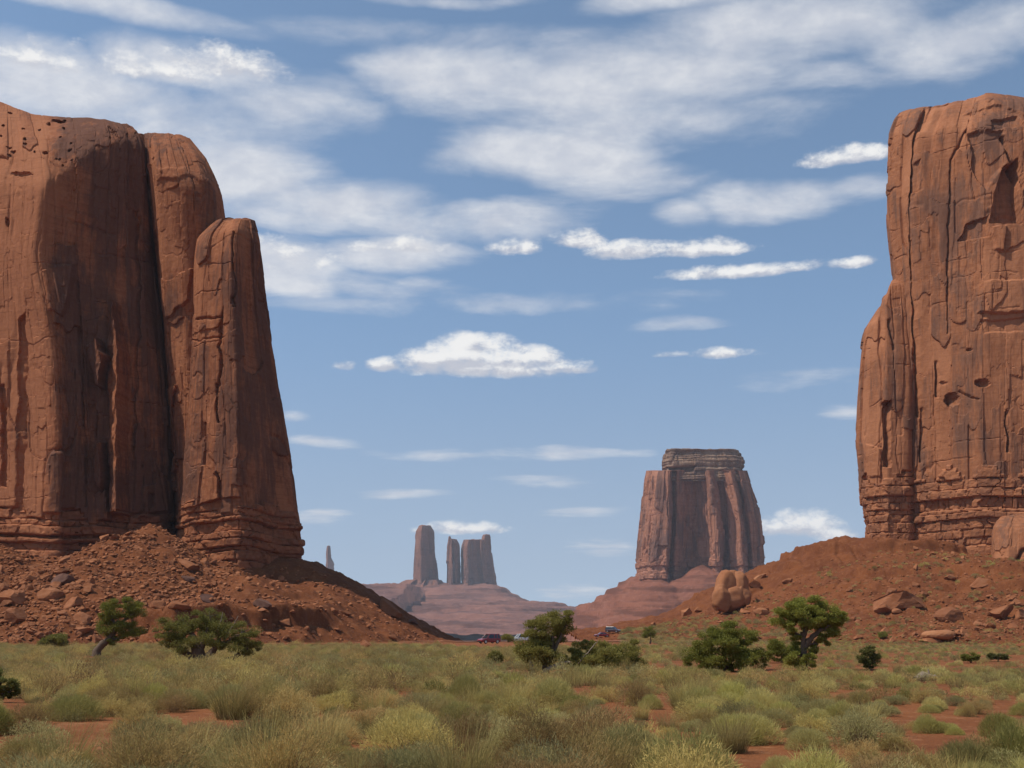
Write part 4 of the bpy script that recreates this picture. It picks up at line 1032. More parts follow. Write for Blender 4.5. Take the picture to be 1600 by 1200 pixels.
def family(lo):
    """a few shapes of each kind; lo = lighter versions for far away"""
    f = 0.16 if lo else 1.0; w_ = 2.1 if lo else 1.0; l_ = 1.35 if lo else 1.0
    d = {}
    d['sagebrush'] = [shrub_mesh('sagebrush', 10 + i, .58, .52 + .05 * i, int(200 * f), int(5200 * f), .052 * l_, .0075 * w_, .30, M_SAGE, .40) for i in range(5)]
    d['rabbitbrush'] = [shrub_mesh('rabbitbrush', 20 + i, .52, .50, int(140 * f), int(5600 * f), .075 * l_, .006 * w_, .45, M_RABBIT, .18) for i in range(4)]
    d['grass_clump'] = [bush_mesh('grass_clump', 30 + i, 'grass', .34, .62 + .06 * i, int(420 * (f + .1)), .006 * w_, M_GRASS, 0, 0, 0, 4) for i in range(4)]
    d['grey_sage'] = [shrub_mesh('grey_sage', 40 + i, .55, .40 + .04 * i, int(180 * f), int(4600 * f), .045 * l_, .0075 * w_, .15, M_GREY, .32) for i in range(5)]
    return d
HI, LO = family(False), family(True)

# where nothing grows in the photo (bare red soil), as photo outlines on the ground
BARE = [[(8, 1104), (50, 1100), (64, 1120), (56, 1140), (16, 1136)], [(1165, 1135), (1215, 1140), (1240, 1170), (1310, 1178), (1320, 1200), (1140, 1200), (1180, 1170)],
        [(545, 1165), (590, 1160), (600, 1200), (530, 1200)], [(1425, 1150), (1520, 1158), (1540, 1200), (1420, 1200)], [(665, 1160), (720, 1168), (700, 1200), (640, 1195)],
        [(1000, 1108), (1050, 1118), (1060, 1136), (1010, 1130)], [(1340, 1150), (1400, 1160), (1390, 1185), (1350, 1180)], [(1540, 1090), (1600, 1100), (1600, 1140), (1560, 1130)],
        [(290, 1112), (330, 1120), (330, 1135), (300, 1130)], [(360, 1038), (460, 1036), (460, 1044), (360, 1046)]]
TREE_SPOTS = []
def field(y0, y1, cell, seed):
    rng = np.random.RandomState(seed); pts = []
    y = y0
    while y < y1:
        half = y * 0.60 + 4; xs = np.arange(-half, half, cell)
        pts.append(np.stack([xs + rng.uniform(-.5, .5, len(xs)) * cell, y + rng.uniform(-.5, .5, len(xs)) * cell], 1)); y += cell * 0.9
    return np.concatenate(pts)
near = field(13.5, 62, 0.80, 1); far = field(62, 170, 1.0, 2); apron = field(62, 378, 1.5, 3)
def prepare(P, seed, sparse=False):
    rng = np.random.RandomState(seed); x, y = P[:, 0], P[:, 1]; z = land(x, y)
    px, py = project(np.stack([x, y, z], -1))
    on_l = talus_l(x, y) > base_z(x, y) - 0.1; on_r = talus_r(x, y) > base_z(x, y) - 0.3
    bare = np.zeros(len(x), bool)
    for b in BARE: bare |= in_poly(px, py, b)
    gap = fbm(x / 3.4, y / 4.5, 3, 7) + 0.35 * vnoise(x / 1.3, y / 1.3, 8)
    side = sstep(px, 900, 1300)
    right_red = sstep(px, 930, 1010) * sstep(py, 1058, 1046) + sstep(px, 680, 760) * sstep(py, 1024, 1014)
    if not sparse: ok = ~bare & ~on_l & (gap > -0.34 - 0.20 * (1 - side) + 0.30 * side * sstep(y, 48, 20)) & (rng.rand(len(x)) < 0.82 - 0.14 * side * sstep(y, 50, 25)) & (rng.rand(len(x)) > np.clip(right_red, 0, 1) * 0.97)
    else: ok = ~on_l & (right_red > 0.3) & (rng.rand(len(x)) < 0.72 * sstep(py, 955, 1010) + 0.16) & (foot_dist(x, y, RB, .42) > 6) & (gap > -0.35)
    ok &= (px > -250) & (px < 1850)
    road_d = line_dist(x, y, [(-21, 250), (-8, 262), (8, 264), (22, 264), (40, 262), (60, 258)]); ok &= (road_d > 9) & ~((px > 680 + 30 * vnoise(y / 9, y * 0, 61)) & (px < 970) & (y > 158 + 14 * vnoise(x / 6, y / 20, 62)))
    for jx, jy, jr in TREE_SPOTS: ok &= ~((np.abs(x - jx * y / jy) < jr) & (y > jy * 0.88) & (y < jy + jr))
    # mix of kinds changes across the picture
    k1 = fbm(x / 7, y / 9, 3, 12); k2 = fbm(x / 5, y / 6, 3, 13)
    r = rng.rand(len(x)); kind = np.zeros(len(x), int)
    lf = sstep(px, 760, 420)
    wt = np.stack([0.50 + 0.25 * lf + 0.6 * k1, 0.20 + 0.65 * side - 0.14 * lf + 0.75 * k2 * (0.3 + side), 0.14 + 0.55 * lf * sstep(py, 1100, 1170) - 0.5 * k1 + 0.12 * sstep(py, 1060, 1100), 0.28 + 0.55 * sstep(py, 1085, 1040) - 0.4 * k2], 1)
    wt = np.clip(wt, 0.02, None); wt /= wt.sum(1, keepdims=True); cs = np.cumsum(wt, 1); kind = (r[:, None] > cs).sum(1).clip(0, 3)
    size = (0.42 + 0.72 * rng.rand(len(x)) ** 1.7) * (1 + 0.28 * fbm(x / 6, y / 6, 2, 17)) * (1.08 - 0.18 * side)
    size = np.where(kind == 2, size * 0.95, size)
    if sparse: size = size * (0.72 + 1.5 * sstep(y, 215, 290) * (0.35 + 0.65 * rng.rand(len(x)))); kind = np.where(kind == 2, 3, kind)
    return x[ok], y[ok], z[ok], kind[ok], size[ok], px[ok], py[ok]

# ------------------------------------------------------------------ junipers
def tube(pts, rad, ns=8):
    P = np.asarray(pts, float); n = len(P); T_ = np.gradient(P, axis=0); T_ /= np.linalg.norm(T_, axis=1, keepdims=True) + 1e-9
    up = np.array([0.3, 0.9, 0.2]); U = np.cross(T_, up); U /= np.linalg.norm(U, axis=1, keepdims=True) + 1e-9; W = np.cross(T_, U)
    a = np.linspace(0, 2 * math.pi, ns, endpoint=False); r = np.asarray(rad)[:, None, None]
    V = P[:, None] + r * (U[:, None] * np.cos(a)[None, :, None] + W[:, None] * np.sin(a)[None, :, None])
    return V.reshape(-1, 3), grid_faces(n, ns, True)
def limb(rng, a, b, r0, r1, wig=0.12, n=9):
    a, b = np.asarray(a, float), np.asarray(b, float); t = np.linspace(0, 1, n)[:, None]
    L = np.linalg.norm(b - a); j = gsmooth(rng.normal(0, wig * L, (n, 3)), 1.4, 0) * np.sin(t * math.pi)
    P = a + (b - a) * t + j; P[:, 2] += 0.10 * L * np.sin(t[:, 0] * math.pi)
    r = r0 + (r1 - r0) * t[:, 0]
    return tube(P, r * (1 + 0.12 * rng.normal(size=n)))
def join(parts):
    V, Fc, o = [], [], 0
    for v, f in parts: V.append(v); Fc.append(f + o); o += len(v)
    return np.concatenate(V), np.concatenate(Fc)

def juniper(name, label, foot, lobes_, stems, seed, mat=None, nleaf=9000, leaf=0.075, dead=(), cat='tree', depth=0.9, clump=0.30, group=None, r0=0.17):
    """foot: photo point of the trunk's base; lobes_: (px, py, rx, ry, depth) of the crown; stems: photo polylines of trunk and limbs"""
    rng = np.random.RandomState(seed); base = land_at(*foot); Y = base[1]; s = Y / F / CP
    t = thing(name, base, label, cat, group)
    W = lambda q, dy=0.0: at(q[0], q[1], Y + dy) - base
    tr = []
    for st in stems:
        pts = [W(q, q[2] if len(q) > 2 else 0) for q in st['p']]
        n = 12; u = np.linspace(0, len(pts) - 1, n); P = np.stack([np.interp(u, range(len(pts)), [p[c] for p in pts]) for c in range(3)], 1)
        P = np.concatenate([P[:1], gsmooth(P, 1.2, 0)[1:]]); P[1:] += rng.normal(0, 0.03, (n - 1, 3))
        tr.append(tube(P, np.linspace(st['r'][0], st['r'][1], n) * (1 + 0.1 * rng.normal(size=n))))
    sk = np.concatenate([v.reshape(12, -1, 3).mean(1)[4:] for v, f in tr])
    hub = W(stems[0]['p'][-1], stems[0]['p'][-1][2] if len(stems[0]['p'][-1]) > 2 else 0)
    V, Fc, hh, vv = [], [], [], []; off = 0
    area = sum(l[2] * l[3] for l in lobes_)
    for px, py, rx, ry, dy in lobes_:
        c = W((px, py), dy); a, b, h = rx * s, rx * s * depth, ry * s
        nc = max(5, int(34 * (rx * ry / area) ** 0.8 * len(lobes_) ** 0.4))
        d = rng.normal(size=(nc, 3)); d /= np.linalg.norm(d, axis=1, keepdims=True); d *= rng.uniform(0.45, 1.0, (nc, 1)) ** 0.6
        d[:, 2] = np.where(d[:, 2] < -0.6, -0.5, d[:, 2])
        cl = c + d * np.array([a, b, h]) * 0.86
        for k, q in enumerate(cl):
            if rng.rand() < 0.22: o_ = sk[np.argmin(((sk - q) ** 2).sum(1))]; tr.append(limb(rng, o_, q, r0 * 0.2, 0.008, 0.10, 7))
            nl = int(3.8 * nleaf * rx * ry / area / nc * rng.uniform(0.6, 1.4)); cr = clump * rng.uniform(0.6, 1.25) * min(1.0, min(a, h) / 0.5)
            # little sprays: short strokes pointing outward and up from the clump's middle
            g = rng.normal(size=(nl, 3)); g /= np.linalg.norm(g, axis=1, keepdims=True); g[:, 2] = g[:, 2] * 0.8 + 0.1
            p = q + g * cr * rng.uniform(0.3, 1.05, (nl, 1)) * np.array([1.15, 1.15, 0.85])
            ax = g + rng.normal(0, 0.5, (nl, 3)) + np.array([0, 0, 0.3]); ax /= np.linalg.norm(ax, axis=1, keepdims=True)
            bx = np.cross(ax, rng.normal(size=(nl, 3))); bx /= np.linalg.norm(bx, axis=1, keepdims=True) + 1e-9
            L = leaf * 0.58 * rng.uniform(0.5, 1.4, (nl, 1))
            q4 = np.stack([p - ax * L, p + bx * L * .42, p + ax * L, p - bx * L * .42], 1).reshape(-1, 3)
            V.append(q4); Fc.append(np.arange(4 * nl).reshape(nl, 4) + off); off += 4 * nl
            vv.append(np.repeat(np.clip(rng.rand(nl) * .7 + rng.rand() * .3, 0, 1), 4)); hh.append(np.full(4 * nl, rng.rand()))
    v, f = join(tr); mesh_np('trunk', v, f, M_BARK, t)
    mesh_np('crown', np.concatenate(V), np.concatenate(Fc), mat or M_JUN, t, False, {'h': np.concatenate(hh), 'v': np.concatenate(vv)})
    for dl in dead:
        pts = [W(q, q[2] if len(q) > 2 else 0) for q in dl['p']]; n = 10; u = np.linspace(0, len(pts) - 1, n)
        P = np.stack([np.interp(u, range(len(pts)), [p[c] for p in pts]) for c in range(3)], 1) + rng.normal(0, 0.02, (n, 3))
        vd, fd = tube(P, np.linspace(dl['r'][0], dl['r'][1], n)); mesh_np('dead_branch', vd, fd, M_DEAD, t)
    return t

JUN = [
 dict(name='juniper_tree', label='small upright juniper on a bent bare trunk before the left rockfall', foot=(150, 1026), seed=1, nleaf=8000, leaf=0.10, clump=.42,
      lobes_=[(190, 950, 32, 17, 0), (170, 958, 17, 16, -.3), (212, 955, 20, 16, .3), (188, 972, 26, 14, 0), (175, 990, 22, 13, -.3), (200, 990, 17, 12, .2), (218, 988, 10, 8, 0), (160, 980, 9, 12, 0), (178, 1003, 14, 6, -.2)],
      stems=[dict(p=[(150, 1026), (150, 1016), (157, 1008), (168, 1003), (180, 985), (188, 965)], r=(.42, .16)), dict(p=[(170, 1002), (195, 995), (212, 988)], r=(.16, .05)), dict(p=[(182, 980), (172, 962), (170, 950)], r=(.15, .04)), dict(p=[(185, 975), (205, 962), (215, 952)], r=(.15, .04))]),
 dict(name='juniper_tree', label='wide low spreading juniper with thick forked trunk, left of the picture\'s middle', foot=(312, 1040), seed=2, mat='olive', nleaf=15000, leaf=0.085, clump=.40,
      lobes_=[(300, 975, 34, 20, 0), (270, 985, 27, 22, -.5), (262, 1005, 20, 16, -.3), (340, 980, 34, 22, .3), (300, 992, 40, 20, .5), (352, 998, 40, 18, .6), (318, 970, 34, 16, 0), (375, 990, 30, 18, .2), (392, 1002, 20, 14, 0), (320, 1000, 32, 14, -.8), (285, 1010, 24, 13, -.6), (365, 1010, 30, 12, -.3), (395, 1016, 14, 9, .2), (330, 962, 20, 10, .5), (376, 1022, 18, 8, -.2), (255, 985, 12, 14, 0)],
      stems=[dict(p=[(312, 1042), (312, 1030), (310, 1020), (305, 1005), (300, 990)], r=(.62, .2)), dict(p=[(316, 1042), (325, 1026), (338, 1012), (345, 990)], r=(.42, .1)), dict(p=[(328, 1042), (350, 1034), (372, 1024), (390, 1012)], r=(.24, .08)), dict(p=[(306, 1038), (298, 1026), (285, 1018), (272, 1005)], r=(.3, .08)), dict(p=[(311, 1020), (320, 1000), (326, 975), (330, 962)], r=(.22, .05)), dict(p=[(340, 1010), (360, 1000), (378, 988)], r=(.18, .05))],
      dead=[dict(p=[(350, 1000), (362, 980), (372, 962)], r=(.05, .02)), dict(p=[(336, 990), (345, 972), (348, 956)], r=(.05, .02)), dict(p=[(300, 1035), (293, 1026), (290, 1018)], r=(.09, .05))]),
 dict(name='juniper_tree', label='gnarled juniper at the centre hiding the white car, with bleached dead limbs at its foot', foot=(852, 1052), seed=3, nleaf=26000, leaf=0.075, clump=.38, mat='olive',
      lobes_=[(858, 972, 26, 15, 0), (838, 985, 20, 16, -.2), (880, 980, 20, 14, .2), (888, 962, 10, 12, 0), (842, 1014, 20, 14, -.5), (864, 1028, 16, 12, -.6), (828, 1020, 15, 16, -.4), (830, 1000, 16, 12, 0), (855, 1000, 24, 12, .4), (818, 1018, 14, 16, 0), (835, 1030, 18, 14, -.4), (850, 1025, 16, 12, .3), (875, 995, 16, 10, .2), (890, 1022, 20, 10, .3), (912, 1008, 20, 8, .5),
              (920, 1025, 26, 12, .4), (945, 1015, 26, 12, .3), (935, 1031, 30, 13, -.2), (905, 1030, 22, 12, .1), (962, 1028, 30, 15, -.3), (975, 1022, 24, 18, .2), (960, 1040, 26, 12, 0), (990, 1042, 18, 13, 0), (925, 1045, 26, 9, 0), (895, 1040, 20, 9, .4), (985, 1008, 12, 10, .3), (1003, 1050, 10, 8, 0), (996, 1058, 10, 6, 0)],
      stems=[dict(p=[(850, 1054), (853, 1040), (860, 1028), (866, 1010), (862, 990)], r=(.24, .09)), dict(p=[(832, 1054), (830, 1038), (824, 1024), (820, 1010)], r=(.13, .05)), dict(p=[(862, 1025), (872, 1000), (886, 972), (890, 960)], r=(.12, .03)), dict(p=[(855, 1036), (842, 1012), (836, 990)], r=(.12, .03)), dict(p=[(856, 1044), (900, 1032), (945, 1030), (985, 1040)], r=(.14, .04)), dict(p=[(905, 1034), (930, 1020), (950, 1012)], r=(.08, .03))],
      dead=[dict(p=[(846, 1052, -.5), (860, 1044, -.6), (875, 1042, -.7), (888, 1046, -.8), (892, 1058, -.9)], r=(.13, .06)), dict(p=[(850, 1050, -.5), (862, 1042, -.6), (878, 1036, -.7), (890, 1034, -.7)], r=(.12, .05)), dict(p=[(872, 1050, -.7), (882, 1052, -.8), (890, 1060, -.9)], r=(.07, .04)), dict(p=[(833, 1054, -.5), (832, 1044, -.5), (828, 1034, -.5)], r=(.12, .08)), dict(p=[(905, 1036, -.3), (925, 1012, -.2), (935, 1000, 0)], r=(.04, .015))]),
 dict(name='juniper_tree', label='dense rounded juniper reaching the ground, left of the tall one on the right', foot=(1132, 1049), seed=4, nleaf=17000, leaf=0.075, clump=.33,
      lobes_=[(1135, 985, 24, 16, 0), (1112, 995, 22, 16, -.2), (1158, 995, 24, 16, .3), (1100, 1012, 22, 15, 0), (1135, 1008, 32, 18, -.6), (1170, 1015, 22, 16, .1), (1085, 1025, 17, 13, 0), (1120, 1030, 28, 15, -.5), (1155, 1032, 28, 14, -.4), (1182, 1030, 15, 12, .2), (1105, 1041, 22, 9, -.2), (1140, 1044, 26, 8, -.4), (1170, 1044, 18, 7, -.2), (1190, 1042, 8, 7, .1), (1076, 1034, 8, 8, 0)],
      stems=[dict(p=[(1132, 1052), (1130, 1035), (1132, 1015), (1135, 995)], r=(.22, .08)), dict(p=[(1130, 1045), (1112, 1025), (1098, 1012)], r=(.14, .04)), dict(p=[(1134, 1042), (1155, 1018), (1165, 1000)], r=(.14, .04))],
      dead=[dict(p=[(1138, 1010, -1.2), (1130, 1003, -1.3), (1122, 1000, -1.3)], r=(.03, .01))]),
 dict(name='juniper_tree', label='tall umbrella-crowned juniper on the right, the tallest tree', foot=(1256, 1048), seed=5, nleaf=19000, leaf=0.075, clump=.33,
      lobes_=[(1262, 945, 30, 12, 0), (1240, 956, 28, 14, -.2), (1288, 958, 26, 14, .2), (1225, 970, 18, 14, 0), (1265, 965, 34, 15, -.5), (1308, 970, 16, 12, .1), (1250, 980, 30, 10, -.3), (1290, 978, 24, 12, .2), (1318, 964, 9, 8, 0), (1300, 990, 12, 9, .2), (1282, 998, 12, 8, 0), (1290, 1004, 8, 6, 0), (1246, 992, 14, 7, 0),
              (1264, 1030, 17, 9, -.3), (1250, 1016, 13, 11, .2), (1258, 1042, 16, 8, -.3), (1272, 1020, 8, 8, 0), (1240, 1030, 16, 12, 0), (1246, 1002, 10, 8, .3), (1270, 1006, 9, 6, .3)],
      stems=[dict(p=[(1256, 1050), (1256, 1036), (1257, 1018), (1256, 1000), (1252, 985)], r=(.2, .1)), dict(p=[(1257, 1012), (1268, 995), (1285, 982), (1302, 975)], r=(.17, .05)), dict(p=[(1256, 1002), (1243, 988), (1230, 975)], r=(.15, .05)), dict(p=[(1255, 995), (1262, 975), (1264, 955)], r=(.15, .04)), dict(p=[(1260, 1008), (1278, 1002), (1288, 1000)], r=(.07, .03))]),
 dict(name='juniper_shrub', label='low dark juniper shrub crowding the left foot of the tall juniper', foot=(1222, 1036), seed=6, nleaf=5500, leaf=0.075, clump=.30, cat='shrub',
      lobes_=[(1212, 1008, 14, 11, 0), (1225, 1015, 18, 13, 0), (1208, 1022, 10, 10, 0), (1236, 1020, 12, 12, .2), (1222, 1028, 16, 8, 0)], stems=[dict(p=[(1222, 1038), (1222, 1028), (1220, 1015)], r=(.1, .04))]),
 dict(name='juniper_shrub', label='spiky dark shrub standing alone on the red soil right of the tall juniper', foot=(1358, 1046), seed=7, mat='dark', nleaf=3600, leaf=0.07, clump=.26, cat='shrub',
      lobes_=[(1358, 1020, 9, 11, 0), (1350, 1030, 10, 9, 0), (1367, 1030, 9, 9, 0), (1360, 1040, 13, 6, 0), (1364, 1014, 4, 6, 0), (1348, 1020, 5, 6, 0)], stems=[dict(p=[(1358, 1048), (1358, 1035), (1359, 1018)], r=(.07, .02))]),
 dict(name='juniper_shrub', label='small dark bushy tree on the skyline slope between the parked cars and the dense juniper', foot=(1016, 1006), seed=8, nleaf=2600, leaf=0.11, clump=.45, cat='shrub',
      lobes_=[(1016, 986, 10, 8, 0), (1010, 992, 8, 7, 0), (1020, 992, 7, 7, 0)], stems=[dict(p=[(1016, 1007), (1017, 998), (1016, 988)], r=(.16, .06))]),
 dict(name='juniper_shrub', label='small round shrub on the brushy rise left of the centre juniper', foot=(773, 1036), seed=9, nleaf=2200, leaf=0.09, clump=.34, cat='shrub', mat='olive',
      lobes_=[(773, 1026, 9, 8, 0), (767, 1030, 7, 6, 0), (779, 1030, 6, 6, 0)], stems=[dict(p=[(773, 1037), (773, 1028)], r=(.08, .03))]),
 dict(name='juniper_shrub', label='small shrub sticking up beside the white car on the crest', foot=(793, 1004), seed=10, nleaf=1300, leaf=0.15, clump=.6, cat='shrub', mat='olive',
      lobes_=[(793, 996, 7, 4.5, 0), (798, 999, 5, 4, 0), (788, 996, 4, 3, 0)], stems=[dict(p=[(794, 1005), (794, 998)], r=(.12, .05))]),
 dict(name='leafy_shrub', label='bright green leafy shrub under the rockfall at the far left', foot=(84, 1014), seed=11, nleaf=4200, leaf=0.14, clump=.55, cat='shrub', mat='olive',
      lobes_=[(90, 1000, 16, 10, 0), (75, 1004, 14, 7, 0), (98, 1006, 10, 6, 0), (64, 1007, 8, 5, 0)], stems=[dict(p=[(84, 1015), (85, 1004)], r=(.12, .04))]),
 dict(name='leafy_shrub', label='dark broad bush cut off by the left edge of the photo', foot=(2, 1098), seed=12, nleaf=6500, leaf=0.045, clump=.2, cat='shrub', mat='dark',
      lobes_=[(0, 1070, 26, 16, 0), (-20, 1060, 24, 16, 0), (14, 1080, 16, 11, 0), (0, 1088, 26, 9, 0)], stems=[dict(p=[(2, 1099), (2, 1085), (0, 1070)], r=(.05, .02))]),
 dict(name='leafy_shrub', label='low vivid green shrub on the red hillside, left of the darker pair', foot=(1517, 1036), seed=13, nleaf=2200, leaf=0.075, clump=.28, cat='shrub',
      lobes_=[(1510, 1028, 9, 6, 0), (1522, 1027, 9, 6, 0)], stems=[dict(p=[(1517, 1037), (1517, 1030)], r=(.05, .02))]),
 dict(name='leafy_shrub', label='dark low shrub on the red hillside near the right edge', foot=(1560, 1034), seed=14, nleaf=2400, leaf=0.075, clump=.28, cat='shrub', mat='dark',
      lobes_=[(1550, 1026, 9, 5, 0), (1566, 1027, 11, 5, 0)], stems=[dict(p=[(1560, 1035), (1560, 1028)], r=(.05, .02))]),
 dict(name='leafy_shrub', label='round dark shrub on the red soil between the spiky shrub and the flat layered slab', foot=(1379, 999), seed=15, nleaf=1500, leaf=0.12, clump=.4, cat='shrub',
      lobes_=[(1379, 992, 8, 6, 0)], stems=[dict(p=[(1379, 1000), (1379, 993)], r=(.08, .03))]),
]
MATS = {'olive': M_JUN2, 'dark': M_DARKLEAF, None: M_JUN}
for j in JUN:
    m_ = MATS[j.pop('mat', None)]; b0 = land_at(*j['foot'])
    wpx = max(l[0] + l[2] for l in j['lobes_']) - min(l[0] - l[2] for l in j['lobes_'])
    TREE_SPOTS.append((b0[0], b0[1], 0.28 * wpx * b0[1] / F + 0.3))
    juniper(mat=m_, **j)

# bleached dead stump
def stump():
    b0 = land_at(1452, 1064); s = b0[1] / F / CP; t = thing('dead_stump', b0, 'bleached dead stump with one upright spike among the brush on the right', 'stump')
    W = lambda q, dy=0: at(q[0], q[1], b0[1] + dy) - b0
    v, f = tube([W((1454, 1065)), W((1452, 1054)), W((1450, 1045))], [.10, .06, .015]); mesh_np('spike', v, f, M_DEAD, t)
    v, f = join([tube([W((1430, 1062), -.2), W((1442, 1056)), W((1456, 1060)), W((1462, 1064))], [.12, .2, .16, .06]), tube([W((1455, 1060)), W((1461, 1056)), W((1465, 1058))], [.09, .06, .03])]); mesh_np('trunk', v, f, M_DEAD, t)
stump()

# ------------------------------------------------------------------ brush: the nearest bushes one by one, the rest as one mass
A_ = prepare(near, 31); B_ = prepare(far, 32); C_ = prepare(apron, 33, True)
LAB = {'sagebrush': 'dry brown twiggy sagebrush bush near the camera', 'rabbitbrush': 'fresh green dome-shaped bush near the camera',
       'grass_clump': 'golden dry grass clump near the camera', 'grey_sage': 'grey-green leafy sage bush near the camera'}
CATS = {'sagebrush': 'bush', 'rabbitbrush': 'bush', 'grass_clump': 'grass', 'grey_sage': 'bush'}
order = np.argsort(A_[1]); rngb = random.Random(4)
in_view = [i for i in order if -40 < A_[5][i] < 1640 and A_[6][i] < 1215]
own = set(in_view[:300])
for i in in_view[:300]:
    kd = KINDS[A_[3][i]]; src = HI[kd][rngb.randrange(len(HI[kd]))]
    o = bpy.data.objects.new(kd, src.data); COL.objects.link(o)
    o.location = (A_[0][i], A_[1][i], A_[2][i] - 0.03); s = A_[4][i]
    o.rotation_euler = (rngb.uniform(-.08, .08), rngb.uniform(-.08, .08), rngb.uniform(0, 6.28)); o.scale = (s * rngb.uniform(.9, 1.25), s * rngb.uniform(.9, 1.25), s * rngb.uniform(.85, 1.15))
    tag(o, LAB[kd], CATS[kd], kd.replace('_', ' ') + ' plants near the camera')

def mass(name, sets, fams, seed):
    """one object: points with a turn, a size and a shape number, and a node group that sets a bush on each"""
    src = bpy.data.collections.new(name + '_shapes'); flat_list = []
    for k in KINDS:
        for o in fams[k]: flat_list.append(o)
    for n_, o in enumerate(flat_list):
        o.name = '%s_shape_%02d' % (name, n_); src.objects.link(o)
    first = {}; c = 0
    for q, k in enumerate(KINDS): first[q] = (c, len(fams[k])); c += len(fams[k])
    rng = np.random.RandomState(seed)
    x = np.concatenate([s[0] for s in sets]); y = np.concatenate([s[1] for s in sets]); z = np.concatenate([s[2] for s in sets]) - .03
    kd = np.concatenate([s[3] for s in sets]); sz = np.concatenate([s[4] for s in sets])
    idx = np.array([first[q][0] + rng.randint(first[q][1]) for q in kd])
    me = bpy.data.meshes.new(name); me.vertices.add(len(x)); me.vertices.foreach_set('co', np.stack([x, y, z], 1).astype(np.float32).ravel())
    a = me.attributes.new('shape', 'INT', 'POINT'); a.data.foreach_set('value', idx.astype(np.int32))
    a = me.attributes.new('turn', 'FLOAT_VECTOR', 'POINT'); a.data.foreach_set('vector', np.stack([rng.normal(0, .06, len(x)), rng.normal(0, .06, len(x)), rng.uniform(0, 6.28, len(x))], 1).astype(np.float32).ravel())
    a = me.attributes.new('size', 'FLOAT_VECTOR', 'POINT'); a.data.foreach_set('vector', (sz[:, None] * rng.uniform(.85, 1.25, (len(x), 3))).astype(np.float32).ravel())
    o = bpy.data.objects.new(name, me); COL.objects.link(o)
    ng = bpy.data.node_groups.new(name + '_nodes', 'GeometryNodeTree')
    ng.interface.new_socket('Geometry', in_out='INPUT', socket_type='NodeSocketGeometry'); ng.interface.new_socket('Geometry', in_out='OUTPUT', socket_type='NodeSocketGeometry')
    N = ng.nodes.new; gi = N('NodeGroupInput'); go = N('NodeGroupOutput'); ip = N('GeometryNodeInstanceOnPoints'); ci = N('GeometryNodeCollectionInfo')
    ci.inputs['Collection'].default_value = src; ci.inputs['Separate Children'].default_value = True; ci.inputs['Reset Children'].default_value = True
    ip.inputs['Pick Instance'].default_value = True
    def attr(nm, dt):
        n = N('GeometryNodeInputNamedAttribute'); n.data_type = dt; n.inputs['Name'].default_value = nm; return n.outputs['Attribute']
    L = ng.links.new
    L(gi.outputs[0], ip.inputs['Points']); L(ci.outputs[0], ip.inputs['Instance']); L(attr('shape', 'INT'), ip.inputs['Instance Index'])
    er = N('FunctionNodeEulerToRotation'); L(attr('turn', 'FLOAT_VECTOR'), er.inputs[0]); L(er.outputs[0], ip.inputs['Rotation'])
    L(attr('size', 'FLOAT_VECTOR'), ip.inputs['Scale']); L(ip.outputs[0], go.inputs[0])
    md = o.modifiers.new('plants', 'NODES'); md.node_group = ng
    return tag(o, kind='stuff')
rest = np.array([i for i in range(len(A_[0])) if i not in own])
A2 = tuple(q[rest] for q in A_); mid = A2[1] < 34
mass('brush', [tuple(q[mid] for q in A2)], HI, 5)
mass('distant_brush', [tuple(q[~mid] for q in A2), B_, C_], LO, 6)
print('bushes', len(A_[0]), len(B_[0]), len(C_[0]))

# ------------------------------------------------------------------ cars on the crest
def paint(name, c, rough=0.25, metal=0.0, spec=0.5):
    m, t, b = new_mat(name, rough, spec); b.inputs['Base Color'].default_value = (*c, 1); b.inputs['Metallic'].default_value = metal
    b.inputs['Coat Weight'].default_value = 0.5 if rough < 0.4 else 0.0
    n = t.noise(t.n('ShaderNodeTexCoord').outputs['Object'], 3.0, 4, 0.6)
    t.put(b.inputs['Base Color'], t.mix(t.m('MULTIPLY', t.ss(n, 0.5, 0.75), 0.25), c, (0.25, 0.13, 0.08)))
    return m
M_RED = paint('red_paint', (0.24, 0.014, 0.02)); M_WHITE = paint('white_paint', (0.62, 0.64, 0.62)); M_DARKC = paint('dark_paint', (0.05, 0.025, 0.03))
M_GLASS = paint('car_glass', (0.02, 0.025, 0.03), 0.08); M_TYRE = paint('tyre_rubber', (0.02, 0.02, 0.02), 0.85, 0, 0.2); M_RIM = paint('rim_metal', (0.5, 0.5, 0.5), 0.3, 0.8)
M_LAMP = paint('headlight_glass', (0.85, 0.85, 0.82), 0.1); M_TAIL = paint('tail_light', (0.35, 0.01, 0.01), 0.2)
def loft(secs):
    """secs: list of closed rings with the same count; capped"""
    n = len(secs[0]); V = np.concatenate([np.asarray(s, float) for s in secs]); f = [list(q) for q in grid_faces(len(secs), n, True)]
    return V, np.array(f), [np.arange(n)[::-1], np.arange(n) + (len(secs) - 1) * n]
